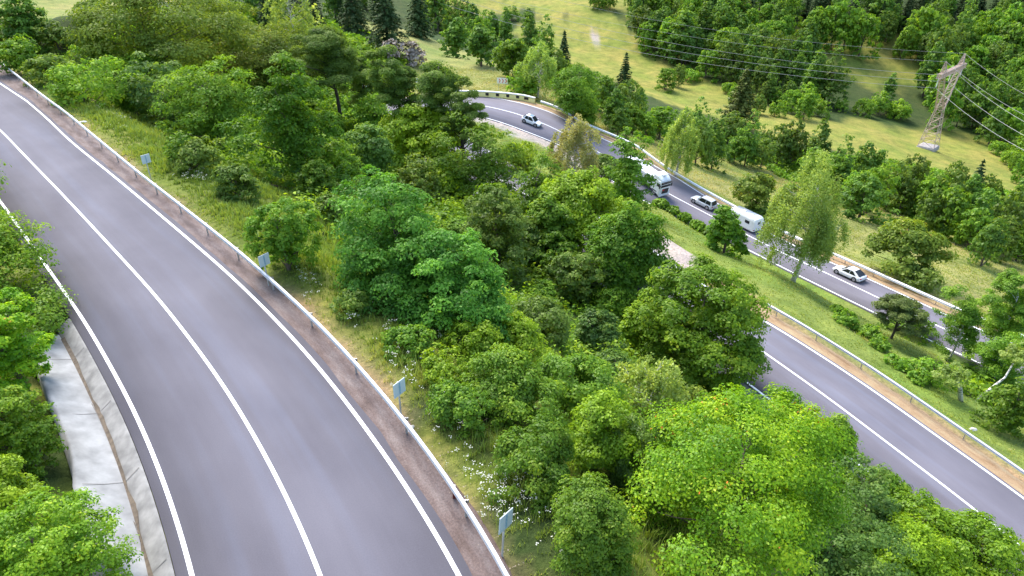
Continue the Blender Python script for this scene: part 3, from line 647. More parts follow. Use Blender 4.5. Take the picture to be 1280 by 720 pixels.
for s in (-1, 1):
    MB().box((.06,s*.98,.80), (.12,.36,.24)).build('headlight', M_HEAD, tr, bevel=.03)
    MB().box((-.62,s*(w+.004),2.35), (.78,.03,.62)).build('side_window', M_GLASS, tr)
    MB().box((-.05,s*(w+.16),2.25), (.16,.22,.62)).build('wing_mirror', M_PLAST, tr, bevel=.03)
    wheel(tr, -1.3, s*1.02, .5, .32); wheel(tr, -4.9, s*.95, .5, .5)
    MB().box((-1.3,s*1.16,1.0), (1.25,.2,.2)).build('mudguard', M_PLAST, tr, bevel=.05)
    for k_ in range(3): wheel(tr, -6.8-1.2*k_, s*1.0, .5, .36)
MB().box((-6.2,0,1.95), (7.4,2.5,1.9)).build('trailer', M_TW, tr, bevel=.05); MB().box((-6.2,0,.95), (7.2,.9,.25)).build('chassis', M_PLAST, tr)
for x_ in (-3.0,-4.6,-6.2,-7.8,-9.4):
    MB().box((x_,0,2.915), (.10,2.44,.05)).build('roof_bow', M_RIM, tr)
MB().box((-6.5,-1.1,.85), (2,.05,.5)).build('side_guard', M_RIM, tr)
put(tr, 820,246, -1.75, True); tr.rotation_euler[2] -= rad(11)

# ------------------------------------------------------------------ pylon and wires
M_PY = simple('pylon_steel', (.44,.33,.27), .6, metal=.2, var=.15); M_PAD = simple('pylon_concrete', (.34,.31,.29), .9, var=.15)
pb = onH(1160,183,67.0); pz = gz(pb[0], pb[1]); bd = np.array([16.1,15.5]); bd /= np.linalg.norm(bd); a_py = math.atan2(bd[1], bd[0])
py_ = empty('electricity_pylon', (pb[0], pb[1], pz), a_py); tag(py_, 'tall lattice electricity pylon with forked top on a concrete base in the yellow field', 'pylon')
HT = (CAMZ+ray(1176,88)[2]*(pb[1]/ray(1176,88)[1]))-pz       # bridge height from its picture
MB().box((0,0,.35), (5.4,5.0,1.1)).box((0,0,1.0), (4.9,4.6,.3)).build('concrete_base', M_PAD, py_, bevel=.05)
def lattice(mb, A, B, nseg, r=.085, rb=.055, cap=True):
    """A,B: lists of 4 corners at bottom and top"""
    A = [Vector(a_) for a_ in A]; B = [Vector(b_) for b_ in B]
    for i in range(4): mb.tube([A[i], B[i]], r, 4)
    for k_ in range(nseg):
        t0, t1 = k_/nseg, (k_+1)/nseg
        for i in range(4):
            j = (i+1) % 4; p0, p1 = A[i].lerp(B[i], t0), A[i].lerp(B[i], t1); q0, q1 = A[j].lerp(B[j], t0), A[j].lerp(B[j], t1)
            mb.tube([p0, q1], rb, 3, False); mb.tube([q0, p1], rb, 3, False); mb.tube([p1, q1], rb, 3, False)
def sq(cx, z, hx, hy): return [(cx-hx,-hy,z),(cx+hx,-hy,z),(cx+hx,hy,z),(cx-hx,hy,z)]
HB = HT; z1 = HB*.52
mb = MB(); lattice(mb, sq(0,1.0,2.3,2.3), sq(0,z1,1.1,1.0), 5); mb.build('tower_body', M_PY, py_)
for s in (-1, 1):
    mb = MB(); lattice(mb, sq(s*.55,z1,.55,1.0), sq(s*7.2,HB-.9,.55,.6), 6, .08, .05); mb.build('fork_arm', M_PY, py_)
    mb = MB(); lattice(mb, sq(s*7.5,HB+.5,.9,.6), sq(s*8.2,HB+3.6,.12,.12), 4, .08, .05); mb.build('peak', M_PY, py_)
mb = MB(); lattice(mb, [(-11,-.6,HB-.7),(-11,.6,HB-.7),(-11,.6,HB+.5),(-11,-.6,HB+.5)], [(11,-.6,HB-.7),(11,.6,HB-.7),(11,.6,HB+.5),(11,-.6,HB+.5)], 16, .09, .06); mb.build('bridge_beam', M_PY, py_)
M_INS = simple('insulator', (.62,.60,.56), .4)
for x_ in (-10.5, 0, 10.5):
    m_ = MB().tube([(x_,0,HB-.5),(x_,0,HB-3.2)], .05, 5)
    for k_ in range(9): m_.tube([(x_,0,HB-.8-k_*.26),(x_,0,HB-.9-k_*.26)], .16, 8)
    m_.build('insulator', M_INS, py_)
M_WIRE = simple('aluminium_wire', (.30,.30,.31), .45, metal=.3, var=.03)
WL = onD(400,-75,300.); WR = onD(1420,205,150.)
def wire(x_, z_, label, rr_, balls=()):
    p0 = np.array([pb[0]+bd[0]*x_, pb[1]+bd[1]*x_, pz+z_])
    pl = WL+np.array([bd[0]*x_, bd[1]*x_, z_-HB]); pr_ = WR+np.array([bd[0]*x_, bd[1]*x_, z_-HB])
    pts = [pl+(p0-pl)*t+np.array([0, 0, -4*9*t*(1-t)]) for t in np.linspace(0, 1, 30)]+[p0+(pr_-p0)*t+np.array([0, 0, -4*3*t*(1-t)]) for t in np.linspace(0, 1, 20)[1:]]
    L = Vector(p0); m_ = MB().tube([Vector(q)-L for q in pts], rr_, 4)
    o = m_.build('power_line', M_WIRE); o.location = L; tag(o, label, 'power line')
    return pts
wire(-10.5, HB-3.3, 'lowest power line in the picture, from the near end of the pylon crossbeam', .042)
wire(0, HB-3.3, 'middle power line hung from the centre of the pylon crossbeam', .042)
wire(10.5, HB-3.3, 'third power line hung from the far end of the pylon crossbeam', .042)
w1 = wire(-8.2, HB+3.6, 'thin top wire strung from the near peak of the pylon', .027)
w2 = wire(8.2, HB+3.6, 'thin top wire strung from the far peak of the pylon', .027)

# ------------------------------------------------------------------ vegetation generators
def unit(a): return a/np.maximum(np.linalg.norm(a, axis=-1, keepdims=True), 1e-9)
def quads(P, Nn, size, asp, r):
    n = len(P); t = unit(np.cross(Nn, unit(r.normal(size=(n, 3))))); b = np.cross(Nn, t)
    s = (size*r.uniform(.65, 1.35, n))[:, None]
    V = np.stack([P-t*s*.5, P+b*s*.5*asp-t*s*.05, P+t*s*.5-Nn*s*.12, P-b*s*.5*asp-t*s*.05], 1).reshape(-1, 3)
    return V, np.arange(4*n).reshape(-1, 4)
def bumps(D, r, n=9, amp=.18):
    B = unit(r.normal(size=(n, 3))); A = r.uniform(-1, 1, n)*amp; return 1+sum(a*np.maximum(0, D@b)**3*2 for a, b in zip(A, B))
def crown(kind, R, Hc, nl, ls, r):
    """broadleaf crowns; centre of crown at origin; returns leaf points, normals, tints, clump centres"""
    cfg = {'cloud': (85, .28, .6, .45), 'round': (150, .22, .6, .45), 'layer': (180, .22, .36, .5), 'dome': (185, .22, .36, .5), 'ball': (200, .20, .36, .45), 'feather': (105, .27, .32, .5), 'loose': (60, .26, .6, .6), 'shrub': (100, .25, .75, .35), 'egg': (170, .22, .55, .4)}[kind]
    nc, rc, flat, droop = cfg; nc = int(nc*1.15)
    D = unit(r.normal(size=(nc*3, 3))); D = D[D[:, 2] > (-.9 if kind != 'shrub' else -.65)][:nc]
    lowk = np.where(D[:, 2] < 0, np.maximum(1-D[:, 2]**2, .12)**-.28, 1.0); D[:, :2] *= lowk[:, None]
    k = bumps(D, r, 14, .10 if kind == 'ball' else .26)*r.uniform(.66, .84, len(D))
    inner = r.random(len(D)) < .2; k = np.where(inner, k*.55, k)
    Cc = D*k[:, None]
    if kind in ('layer', 'egg'):
        t = (Cc[:, 2]+1)/2; tap = np.interp(t, [0, .3, .7, 1], [.92, 1.0, .80, .48]); Cc[:, :2] *= tap[:, None]
    if kind != 'loose': Cc[:, 2] = np.where(Cc[:, 2] < 0, Cc[:, 2]*(1.28 if kind != 'shrub' else 1.4), Cc[:, 2])
    Cc = Cc*np.array([R, R, Hc/2])
    rr = rc*R*r.uniform(.6, 1.15, len(Cc))*(1.0 if kind != 'feather' else 1.1)
    w = rr**2; cnt = r.multinomial(nl, w/w.sum()); ci = np.repeat(np.arange(len(Cc)), cnt); n = len(ci)
    d = unit(r.normal(size=(n, 3))); d[:, 2] = np.where(r.random(n) < .72, np.abs(d[:, 2]), d[:, 2])
    q = r.random(n)**.42
    loc = d*q[:, None]*rr[ci][:, None]; loc[:, 2] *= flat*(1 if kind in ('round','loose','shrub','egg') else 1)
    out = unit(Cc*np.array([1, 1, .3])); o2 = out[ci]
    if kind in ('feather', 'layer', 'dome', 'ball'):                       # sprays reach outward and droop
        al = (loc*o2).sum(1); loc += o2*(al*.25)[:, None]; loc[:, 2] -= droop*(np.linalg.norm(loc[:, :2], axis=1)**2)/rr[ci]*.6
        loc[:, 2] += .12*rr[ci]*np.sin(al/rr[ci]*9+ci)
    P = Cc[ci]+loc
    Nn = unit(o2*.35+d*.75+np.array([0, 0, .6])+r.normal(size=(n, 3))*.36)
    tint = np.clip(r.random(len(Cc))[ci]*.55+r.random(n)*.45+.06*r.normal(size=n), 0, 1)
    m = int(n*.10); Pi = unit(r.normal(size=(m, 3)))*(r.random(m)**.5)[:, None]*.6*np.array([R, R, Hc/2])      # inner leaves
    P = np.r_[P, Pi]; Nn = np.r_[Nn, unit(r.normal(size=(m, 3)))]; tint = np.r_[tint, r.random(m)*.6]
    return P, Nn, tint, Cc
def trunkmesh(H0, zc, R, Hc, Cc, tr, r, nb, name='trunk', mat=M_BARK, parent=None, lean=(0,0), twig=.012):
    """trunk from the ground at z=0, limbs to clump centres (Cc relative to the crown centre at height zc)"""
    mb = MB(); top = zc+Hc*.25; n = 7
    ax = lambda t: Vector((lean[0]*t+.05*R*math.sin(t*5), lean[1]*t+.05*R*math.cos(t*4)-.05*R, -.3+(top+.3)*t))
    mb.tube([ax(i/n) for i in range(n+1)], [tr*(1.35 if i == 0 else 1)*(1-.8*i/n) for i in range(n+1)], 7)
    idx = r.permutation(len(Cc))[:nb]
    for i in idx:
        e = Vector((Cc[i][0], Cc[i][1], Cc[i][2]+zc)); hs = float(np.clip((e.z-.45*math.hypot(e.x, e.y))/top, H0/top*.8, .95)); s = ax(hs)
        mid1 = s.lerp(e, .4)+Vector((0, 0, .03*R)); mid2 = s.lerp(e, .75)+Vector((r.uniform(-.05, .05)*R, r.uniform(-.05, .05)*R, .0))
        r0 = tr*.42*(1-.6*hs)
        mb.tube([s, mid1, mid2, e], [r0, r0*.7, r0*.42, twig], 4, False)
    return mb.build(name, mat, parent, smooth=True)
def conifer(R, H, nl, ls, r, droop=.25, dens=1.0, base=.1):
    nw = max(9, int(H*1.5)); zs = np.linspace(base, .97, nw); P = []; A = []; T = []
    tot = (1-zs**1).sum()
    for z in zs:
        L = R*(1-z)**.85*1.04+.03*R; nb = max(5, int(9-3*z)); off = r.random()*6
        for b_ in range(nb):
            a = off+b_*2*math.pi/nb+r.normal()*.18; Lb = L*r.uniform(.72, 1.12); m = max(6, int(nl/(nw*nb)*2*(1-z+.15)))
            t = r.random(m)**.7; wv = r.normal(size=m)*.16*Lb*(1.1-t); dz = -droop*Lb*t**1.5+.10*Lb*t+r.normal(size=m)*.035*Lb-.03*Lb*np.abs(wv)/Lb
            x = t*Lb; P.append(np.c_[x*math.cos(a)-wv*math.sin(a), x*math.sin(a)+wv*math.cos(a), z*H+dz])
            A.append(unit(np.c_[math.cos(a)*.4+r.normal(size=m)*.3, math.sin(a)*.4+r.normal(size=m)*.3, np.full(m, .9)])); T.append(np.clip(r.random()*.5+r.random(m)*.5, 0, 1))
    m = 14; P.append(np.c_[r.normal(size=(m, 2))*.02*R, r.uniform(.93, 1.02, m)*H]); A.append(unit(r.normal(size=(m, 3)))); T.append(r.random(m))
    return np.concatenate(P), np.concatenate(A), np.concatenate(T)
def weeping(R, Hc, nl, ls, r, sparse=1.0):
    """birch: strands hanging from an open rounded crown"""
    ns = int(150*sparse); D = unit(r.normal(size=(ns*3, 3))); D = D[D[:, 2] > -.8][:ns]; k = bumps(D, r, 10, .25)*r.uniform(.5, .95, len(D))
    t = (D[:, 2]+1)/2; S = D*k[:, None]*np.array([R, R, Hc/2]); S[:, :2] *= np.interp(t, [0, .4, .8, 1], [.9, 1, .72, .4])[:, None]
    L = Hc*r.uniform(.10, .26, len(S)); ci = r.integers(0, len(S), nl); u = r.random(nl)
    o = unit(S*np.array([1, 1, 0]))[ci]; P = S[ci]+o*(np.sin(u*2.2)*.10*R)[:, None]; P[:, 2] -= u*L[ci]; P += r.normal(size=P.shape)*np.array([.045, .045, .03])*R
    return P, unit(r.normal(size=(nl, 3))+np.array([0, 0, .35])), np.clip(r.random(len(S))[ci]*.5+r.random(nl)*.5, 0, 1), S

SPEC = {  # crown kind, leaf material, trunk share of height, bark
 'beech': ('ball','beech',.02,M_BARK), 'horn': ('layer','horn',.03,M_BARK), 'locust': ('dome','locust',.0,M_BARK), 'maple': ('round','maple',.05,M_BARK),
 'lime': ('layer','lime',.05,M_BARK), 'oak': ('cloud','oak',.06,M_DARKBARK), 'dull': ('round','dull',.03,M_BARK), 'fresh': ('feather','fresh',.05,M_BARK), 'blue': ('round','blue',.03,M_BARK),
 'walnut': ('round','lime',.05,M_BARK), 'forest': ('egg','forest',.03,M_BARK), 'forestlight': ('round','fresh',.03,M_BARK), 'pear': ('loose','oak',.24,M_DARKBARK), 'thin': ('loose','dull',.35,M_DARKBARK),
 'shrub': ('shrub','fresh',.03,M_BARK), 'dullshrub': ('shrub','dull',.03,M_BARK), 'darkshrub': ('shrub','horn',.03,M_BARK), 'limeshrub': ('shrub','lime',.03,M_BARK), 'flatpine': ('loose','pine',.36,M_DARKBARK), 'bush': ('egg','horn',.0,M_BARK), 'dead': ('shrub','pink',.05,M_DARKBARK), 'rust': ('loose','rust',.1,M_BARK),
 'youngbirch': ('cloud','fresh',.14,M_BIRCH)}
def build_tree(sp, R, Ht, ls, nl, seed, trunk=True, name='tree'):
    """root Empty with crown and trunk; ground at z=0"""
    r = np.random.default_rng(seed); root = empty(name)
    if sp in ('spruce', 'pine'):
        P, Nn, T = conifer(R, Ht, nl, ls, r, .30 if sp == 'spruce' else .05, base=.06); V, Fc = quads(P, Nn, ls, .42, r)
        np_obj('crown', V, Fc, LM[sp], root, tint=T)
        if trunk: MB().tube([(0,0,-.3),(0,0,Ht*.5),(0,0,Ht*.98)], [R*.07+.05, R*.045+.03, .02], 6).build('trunk', M_DARKBARK, root)
        return root
    if sp in ('birch', 'dry'):
        Hc = Ht*.93; P, Nn, T, S = weeping(R, Hc, nl, ls, r, 1.0 if sp == 'birch' else .75); P[:, 2] += Ht-Hc/2; V, Fc = quads(P, Nn, ls, .6, r)
        np_obj('crown', V, Fc, LM[sp], root, tint=T)
        if trunk: trunkmesh(Ht*.2, Ht-Hc/2, R, Hc, S, .05+Ht*.014, r, 34 if sp == 'birch' else 70, mat=M_BIRCH, parent=root, lean=(.03*Ht, 0))
        return root
    kind, lm, tf, bark = SPEC[sp]; Hc = Ht*(1-tf); P, Nn, T, Cc = crown(kind, R, Hc, nl, ls, r); P[:, 2] += Ht-Hc/2
    P[:, 2] = np.where(P[:, 2] < .05, .05+r.random(len(P))*.5, P[:, 2])
    V, Fc = quads(P, Nn, ls, .62 if kind != 'feather' else .45, r); np_obj('crown', V, Fc, LM[lm], root, tint=T)
    if trunk: trunkmesh(Ht*tf, Ht-Hc/2, R, Hc, Cc*(.92 if kind == 'loose' else .78), (.04+Ht*.02) if sp != 'youngbirch' else .03+Ht*.011, r, 26 if kind != 'loose' else 50, mat=bark, parent=root)
    return root
def solve(cx, cy, wpx, hpx, tf):
    """ground point, radius and height of the tree whose crown fills that box"""
    d = ray(cx, cy); ks = np.arange(9, 560, .25); P = d[None]*ks[:, None]; P[:, 2] += CAMZ; g_ = ground(P[:, 0], P[:, 1])
    phi = math.atan2(-d[2], math.hypot(d[0], d[1])); R = wpx/2*ks/F*1.03; h_ang = hpx*ks/F*(np.linalg.norm(d))*1.07
    q = (h_ang/2)**2-(R*math.sin(phi))**2; Hc = 2*np.sqrt(np.maximum(q, (R*.55)**2))/math.cos(phi); Hc = np.clip(Hc, R*1.05, R*3.6)
    Ht = Hc/(1-tf); cz = P[:, 2]-(g_+Ht-Hc/2); i = int(np.argmax(cz < 0)); i = i if cz.min() < 0 else len(ks)-1
    return P[i, 0], P[i, 1], g_[i], R[i], Ht[i], ks[i]
TREES = []
def clearance(x, y):
    q = np.array([[x, y]]); return nearest(lo, q)[2][0], nearest(up, q)[2][0]
def off_road(cx, cy, x, y, z, R, Ht, k, tf, far, lim):
    a_, b_ = clearance(x, y)
    if a_ > lim and b_ > 5.2: return x, y, z, R, Ht, k
    d = ray(cx, cy); Hc0 = Ht*(1-tf); best = None
    for dk in np.arange(.25, 16, .25):
        for sg in ((1, -1) if far else (-1, 1)):
            k2 = k+sg*dk; X, Y, Zr = d[0]*k2, d[1]*k2, CAMZ+d[2]*k2; g_ = gz(X, Y); hc = Zr-g_; Hc = min(Hc0*k2/k, 2*hc/1.0)
            a_, b_ = clearance(X, Y)
            if a_ > lim and b_ > 5.2 and hc > .22*Hc0: return X, Y, g_, R*k2/k, hc+max(Hc, Hc0*.6)/2, k2
    print('STILL ON ROAD', cx, cy); return x, y, z, R, Ht, k
def T(cx, cy, w, h, sp, label, cat='tree', name=None, dens=1.0, group=None, leaf=None, far=False):
    tf = SPEC[sp][2] if sp in SPEC else (.07 if sp in ('birch','dry') else 0)
    x, y, z, R, Ht, k = solve(cx, cy, w, h, tf)
    x, y, z, R, Ht, k = off_road(cx, cy, x, y, z, R, Ht, k, tf, far, 4.1 if 'shrub' in sp else 4.9)
    ls = (leaf*.8 if leaf else max(.08, 3.9*k/F)); area = (w*h)*.8
    nl = int(np.clip(area*1.2*dens*(4.6*k/F/ls)**2, 900, 60000))
    if sp in ('birch','dry'): nl = int(nl*.62)
    nm = name or {'shrub':'shrub','dullshrub':'shrub','darkshrub':'shrub','limeshrub':'shrub','dead':'shrub','spruce':'spruce_tree','pine':'pine_tree','birch':'birch_tree','dry':'birch_tree','youngbirch':'birch_tree'}.get(sp, 'broadleaf_tree')
    o = build_tree(sp, R, Ht, ls, nl, int(cx*7+cy*13), name=nm); o.location = (x, y, z-((.15*Ht if sp in ('shrub','dullshrub','darkshrub','limeshrub','dead') else .10*Ht) if sp not in ('spruce','pine','birch','dry','pear','thin','youngbirch') else .1)); o.rotation_euler = (0, 0, 0); tag(o, label, cat, group)
    d1 = nearest(lo, np.array([[x, y]]))[2][0]; d2 = nearest(up, np.array([[x, y]]))[2][0]
    if d1 < 4.1 or d2 < 5: print('ONROAD', cx, cy, sp, round(float(d1), 1), round(float(d2), 1), round(float(R), 1), round(float(Ht), 1))
    TREES.append((x, y, R))
    return o
S_ = 'shrub'
# --- left bank, foreground
def proj(p):
    z = p[2]-CAMZ; k = p[1]*cs-z*sn; return p[0]/k*F+640, 360-(z*cs+p[1]*sn)/k*F, k
def TB(cy_, right, off, hc, sp, Ht, label, cat='tree', name='broadleaf_tree', dens=1.0):
    c = [(abs(proj(up.at(i, off, hc))[1]-cy_), i) for i in range(0, len(up.P), 2)]; i = min(c)[1]; px_, py2, k = proj(up.at(i, off, hc)); R = (right-px_)*k/F
    p = up.at(i, off); g_ = gz(p[0], p[1]); R = float(np.clip(R, .8, 4.5))
    o = build_tree(sp, R, Ht, max(.085, 3.9*k/F), int(9000*dens*R*R/6), int(cy_), name=name); o.location = (p[0], p[1], g_-.3); tag(o, label, cat); return o
TB(236, 34, 6.2, 3.0, 'beech', 5.6, 'leafy tree overhanging the upper road at the picture edge, just below the small dark one')
TB(196, 14, 6.6, 2.8, 'horn', 5.2, 'small dark leafy tree cut by the picture edge above the other bank trees')
TB(316, 50, 6.0, 2.6, 'beech', 4.9, 'green tree leaning over the white edge line, above the head of the drain', dens=1.2)
TB(398, 72, 6.0, 1.0, 'darkshrub', 1.7, 'low dark bush at the head of the concrete drain', S_, 'shrub')
T(4,425,94,116,'maple','yellowish green tree on the bank beside the head of the concrete drain', dens=1.2)
T(14,525,98,106,'beech','mid green tree on the bank left of the concrete drain')
T(56,686,170,140,'beech','bright green leafy tree overlapping the concrete drain at the bottom of the picture', dens=1.2)
T(-10,600,110,120,'limeshrub','yellow green bush at the picture edge above the bottom corner tree',S_)
# --- top left
T(190,38,190,120,'oak','broad olive brown tree with large layered crown, highest on the slope by the upper road',leaf=.40)
T(262,22,95,90,'oak','olive tree with rusty tips beside the broadest olive tree at the top',leaf=.40)
T(318,68,140,84,'oak','round olive yellow tree between the broad brownish tree and the pale willow',leaf=.38)
T(28,22,70,60,'forest','dark green tree at the top corner beside the small clearing')
T(120,10,60,40,'oak','dark branched tree at the back of the small clearing')
T(95,99,85,42,'shrub','spreading green shrub on the roadside bank, highest along the upper road',S_)
T(22,62,60,40,'shrub','bushy shrub by the roadside below the dark corner tree',S_)
T(58,82,50,34,'dullshrub','small dull shrub between the two roadside bushes at the top',S_)
T(130,62,80,60,'horn','green tree in front of the broad olive tree, beside the clearing')
T(175,85,80,60,'fresh','small bright tree under the broad olive tree')
T(215,120,100,80,'blue','bluish green tree behind the highest blue sign')
T(160,108,80,55,'horn','low green tree above the roadside shrub bank')
T(262,125,120,110,'fresh','fresh green spreading tree left of the tall dark hornbeam')
T(240,185,60,50,'dullshrub','dull green bush just right of the highest blue sign',S_)
T(226,186,44,34,'darkshrub','dark bush behind the highest blue sign',S_)
T(362,155,125,150,'horn','tall dense dark hornbeam with pointed top, tallest beside the upper road')
T(366,32,80,60,'birch','pale feathery willow like tree at the top between olive tree and spruces')
T(414,72,100,80,'thin','fluffy grey green acacia with open crown and dark trunk',leaf=.26, dens=1.5)
T(455,100,60,60,'thin','slim open acacia beside the chevron board left of the bend',leaf=.26)
T(350,285,74,96,'darkshrub','rounded dark bush behind the second blue sign',S_)
T(296,222,60,50,'dullshrub','low dull bush on the grass bank above the dark round bush',S_)
T(420,195,70,80,'fresh','light green feathery tree right of the tall hornbeam')
T(470,190,80,80,'blue','bluish green tree in the hollow behind the big locust tree')
T(530,160,128,106,'walnut','yellow green round tree in front of the striped barrier bend', dens=1.5)
T(484,168,64,64,'horn','shaded green tree just left of the yellow green round tree')
T(556,212,80,60,'fresh','leafy green tree below the yellow green round tree', dens=1.3)
T(612,258,80,64,'horn','dark green tree in the hollow below the bright feathery tree', dens=1.3)
T(655,300,70,70,'dull','dull green tree between the locust crowns and the shaded tree', dens=1.2)
T(552,108,84,96,'thin','wispy tall tree with bare stems in front of the chevron signs',leaf=.24)
T(576,136,62,72,'thin','wispy dull green tree leaning over the bend of the far road',leaf=.22,dens=1.5)
T(604,200,100,100,'fresh','bright green tree below the gravel edge of the far bend')
T(452,236,46,40,'dullshrub','dull bush in the hollow left of the big locust tree',S_)
T(395,225,60,55,'horn','small green tree at the foot of the tall hornbeam')
T(560,225,70,50,'lime','yellow green tree between the big locust and the far bend')
T(520,222,60,50,'dull','dull green tree behind the crown of the big locust')
T(498,112,70,84,'thin','open crowned acacia left of the wispy tree in front of the bend',leaf=.24,dens=1.4)
T(468,140,70,70,'fresh','fresh green tree between the slim acacia and the yellow green round tree')
T(414,258,52,44,'dullshrub','dull bush in the grass left of the crown of the big locust',S_)
T(448,372,54,40,'dullshrub','low dull shrub in the grass at the near foot of the big locust',S_)
T(512,420,66,46,'shrub','bright low shrub under the lower edge of the double locust crown',S_)
T(552,462,60,44,'limeshrub','lime green low shrub between the locust and the third blue sign',S_)
# --- centre
T(500,300,178,176,'locust','largest dark green locust tree in the middle, left half of the double crown', dens=1.3)
T(572,347,150,150,'locust','dark green locust tree with drooping sprays, right half of the double crown', dens=1.3)
T(622,285,90,110,'dull','greyish olive tree right behind the big locust tree')
T(672,230,70,90,'fresh','soft green tree left of the sparse pale birch')
T(650,195,60,30,'limeshrub','low light bush on the grass inside the far bend',S_)
T(716,188,84,125,'dry','sparse pale birch with white stems in front of the far bend',dens=.6,leaf=.24)
T(725,255,145,135,'lime','broad yellow green hornbeam left of the lorry', dens=1.2)
T(690,275,80,120,'horn','shaded green tree between the locust and the broad yellow green hornbeam')
T(788,204,58,102,'fresh','slim bright green tree hiding the trailer of the lorry')
T(757,208,50,44,'dull','small dull tree in front of the lorry trailer')
T(783,310,122,150,'horn','tall dense hornbeam beside the pale lay-by, below the lorry', dens=1.2)
T(880,390,172,166,'beech','big round beech with fresh green crown above the middle road', dens=1.3)
T(722,338,74,70,'dull','dull green tree in the shade beneath the broad yellow green hornbeam', dens=1.2)
T(700,318,70,66,'horn','dark tree between the locust and the tall hornbeam', dens=1.2)
T(760,378,60,46,'fresh','low leafy tree at the foot of the tall hornbeam', dens=1.2)
T(742,410,70,70,'blue','bluish green young tree below the tall hornbeam')
T(792,402,44,72,'lime','slender pointed yellow green young tree beside the round beech')
T(680,400,100,80,'dull','dull green bush tree on the slope under the tall hornbeam')
T(645,415,90,80,'lime','yellow green bushy tree right below the locust crown')
T(600,420,80,70,'limeshrub','lime green shrub at the foot of the locust tree',S_)
T(640,480,130,100,'shrub','large mid green thicket between grass bank and round beech',S_, dens=1.2)
T(575,505,70,60,'shrub','bright green bush on the grass bank near the third blue sign',S_)
T(715,470,110,90,'shrub','fresh green shrub in the middle of the wooded slope',S_)
T(770,455,80,60,'blue','soft bluish green tree under the slender young tree')
T(815,482,120,76,'birch','feathery yellowish tree with drooping twigs below the round beech',leaf=.2)
T(672,560,110,90,'darkshrub','dark green shrub on the edge of the shaded gully',S_)
T(745,540,120,110,'lime','yellow green leafy tree beside the shaded gully', dens=1.1)
T(800,565,80,90,'dull','grey green tree left of the biggest maple')
T(740,650,130,130,'horn','dark green tree at the bottom between flowery bank and the biggest maple')
T(925,600,270,235,'maple','biggest bright yellow green maple with a few orange leaves, in the lower foreground', dens=1.3)
T(855,495,60,50,'oak','small olive tree under the round beech by the concrete gutter')
T(905,482,50,46,'walnut','small tree with a yellow tip at the edge of the middle road')
T(985,545,120,105,'maple','yellowish maple with orange tinged leaves beside the middle road')
T(1046,546,80,76,'horn','dark green tree against the middle road, right of the yellowish maple')
T(1102,608,90,76,'horn','mid green tree below the dashed view of the middle road centre line')
T(1080,640,100,90,'blue','bluish tree in the shade between the two bright maples')
T(1150,656,100,84,'beech','fresh green tree at the lower edge of the middle road')
T(1222,692,150,102,'beech','bright green layered tree in the bottom corner under the middle road', dens=1.2)
T(1040,685,150,110,'blue','greyish blue green bush tree at the bottom edge of the picture')
T(880,700,120,80,'fresh','green tree at the bottom edge below the biggest maple')
T(1140,700,140,80,'lime','yellow green tree at the bottom edge left of the corner tree')
T(1262,615,60,0.1+60,'horn','small tree at the picture edge touching the middle road') if False else None
# --- median and far roadside
T(910,277,54,74,'bush','dense dark pointed bush hiding the front of the caravan',S_,name='shrub',dens=1.5)
for k_, (x_, y_, w_) in enumerate([(828,254,20),(842,262,18),(856,271,22),(872,281,20),(886,289,18),(898,298,16)]):
    T(x_, y_, w_, w_*.62, 'shrub', 'low green shrub in the row along the kerb of the far road', S_, group='shrub row along the far road')
T(1010,268,120,138,'birch','large weeping birch with dark forked foot standing by the far road', dens=1.25, leaf=.26)
T(850,172,48,92,'birch','narrow weeping birch beyond the rail behind the lorry', leaf=.34)
T(1132,298,100,56,'pear','gnarled wide pear tree with visible dark limbs in the sunny meadow', dens=1.7, far=True)
T(1127,380,60,42,'flatpine','small flat topped pine with dark stems by the far road', leaf=.18, cat='pine tree', name='pine_tree', dens=1.6)
T(1140,402,50,22,'darkshrub','low dark spreading bush at the foot of the flat topped pine',S_)
T(1205,400,62,72,'youngbirch','slim pale stemmed young birch crossing the far road', dens=.8, leaf=.2)
T(1262,394,70,100,'youngbirch','tall light green birch with white stem at the right picture edge', dens=1.3, leaf=.2)
T(1252,448,64,50,'youngbirch','low leafy birch with a leaning white speckled stem', dens=1.0, leaf=.2)
T(1168,462,52,30,'shrub','light green bush left of the leaning birch stems',S_,dens=.6)
T(1268,505,60,60,'horn','dark green tree on the median at the right picture edge')
T(950,238,62,42,'pear','small spreading tree beyond the rail near the caravan')
T(950,262,40,24,'dullshrub','low bush behind the guardrail beside the caravan',S_)
T(1080,242,62,56,'forest','round very dark tree standing alone at the front of the valley trees')
T(1155,340,60,34,'dullshrub','dull scrub beside the foot of the gnarled pear tree',S_)
for k_, (x_, y_, w_) in enumerate([(1060,398,30),(1085,412,32),(1100,428,26),(1048,386,20),(1128,452,30),(1150,470,26)]):
    T(x_, y_, w_, w_*.6, 'shrub', 'low bright green scrub on the slope of the grass median', S_, group='scrub patches on the grass median')
T(705,62,24,50,'spruce','slim dark spruce left of the yellow hillside meadow',cat='spruce')
T(781,95,30,66,'spruce','dark spruce standing between meadow and valley trees, above the lorry',cat='spruce')
T(928,122,52,60,'pine','broad dark spreading conifer at the right end of the small yellow field',cat='pine tree')
T(482,22,64,70,'spruce','big dark spruce at the top beside the dead pinkish shrub',cat='spruce')
T(440,12,56,50,'spruce','dark spruce at the top behind the acacia',cat='spruce')
T(522,10,46,60,'spruce','spruce at the top right of the big dark spruce',cat='spruce')
T(1219,232,36,70,'spruce','pointed dark spruce among the trees at the right side',cat='spruce')
T(330,12,44,40,'spruce','dark spruce at the top behind the olive yellow tree',cat='spruce')
T(488,60,30,26,'dead','dead pinkish grey shrub below the big dark spruce',S_)
T(516,64,30,26,'dead','leafless pale pink bush beside the field behind the bend',S_)
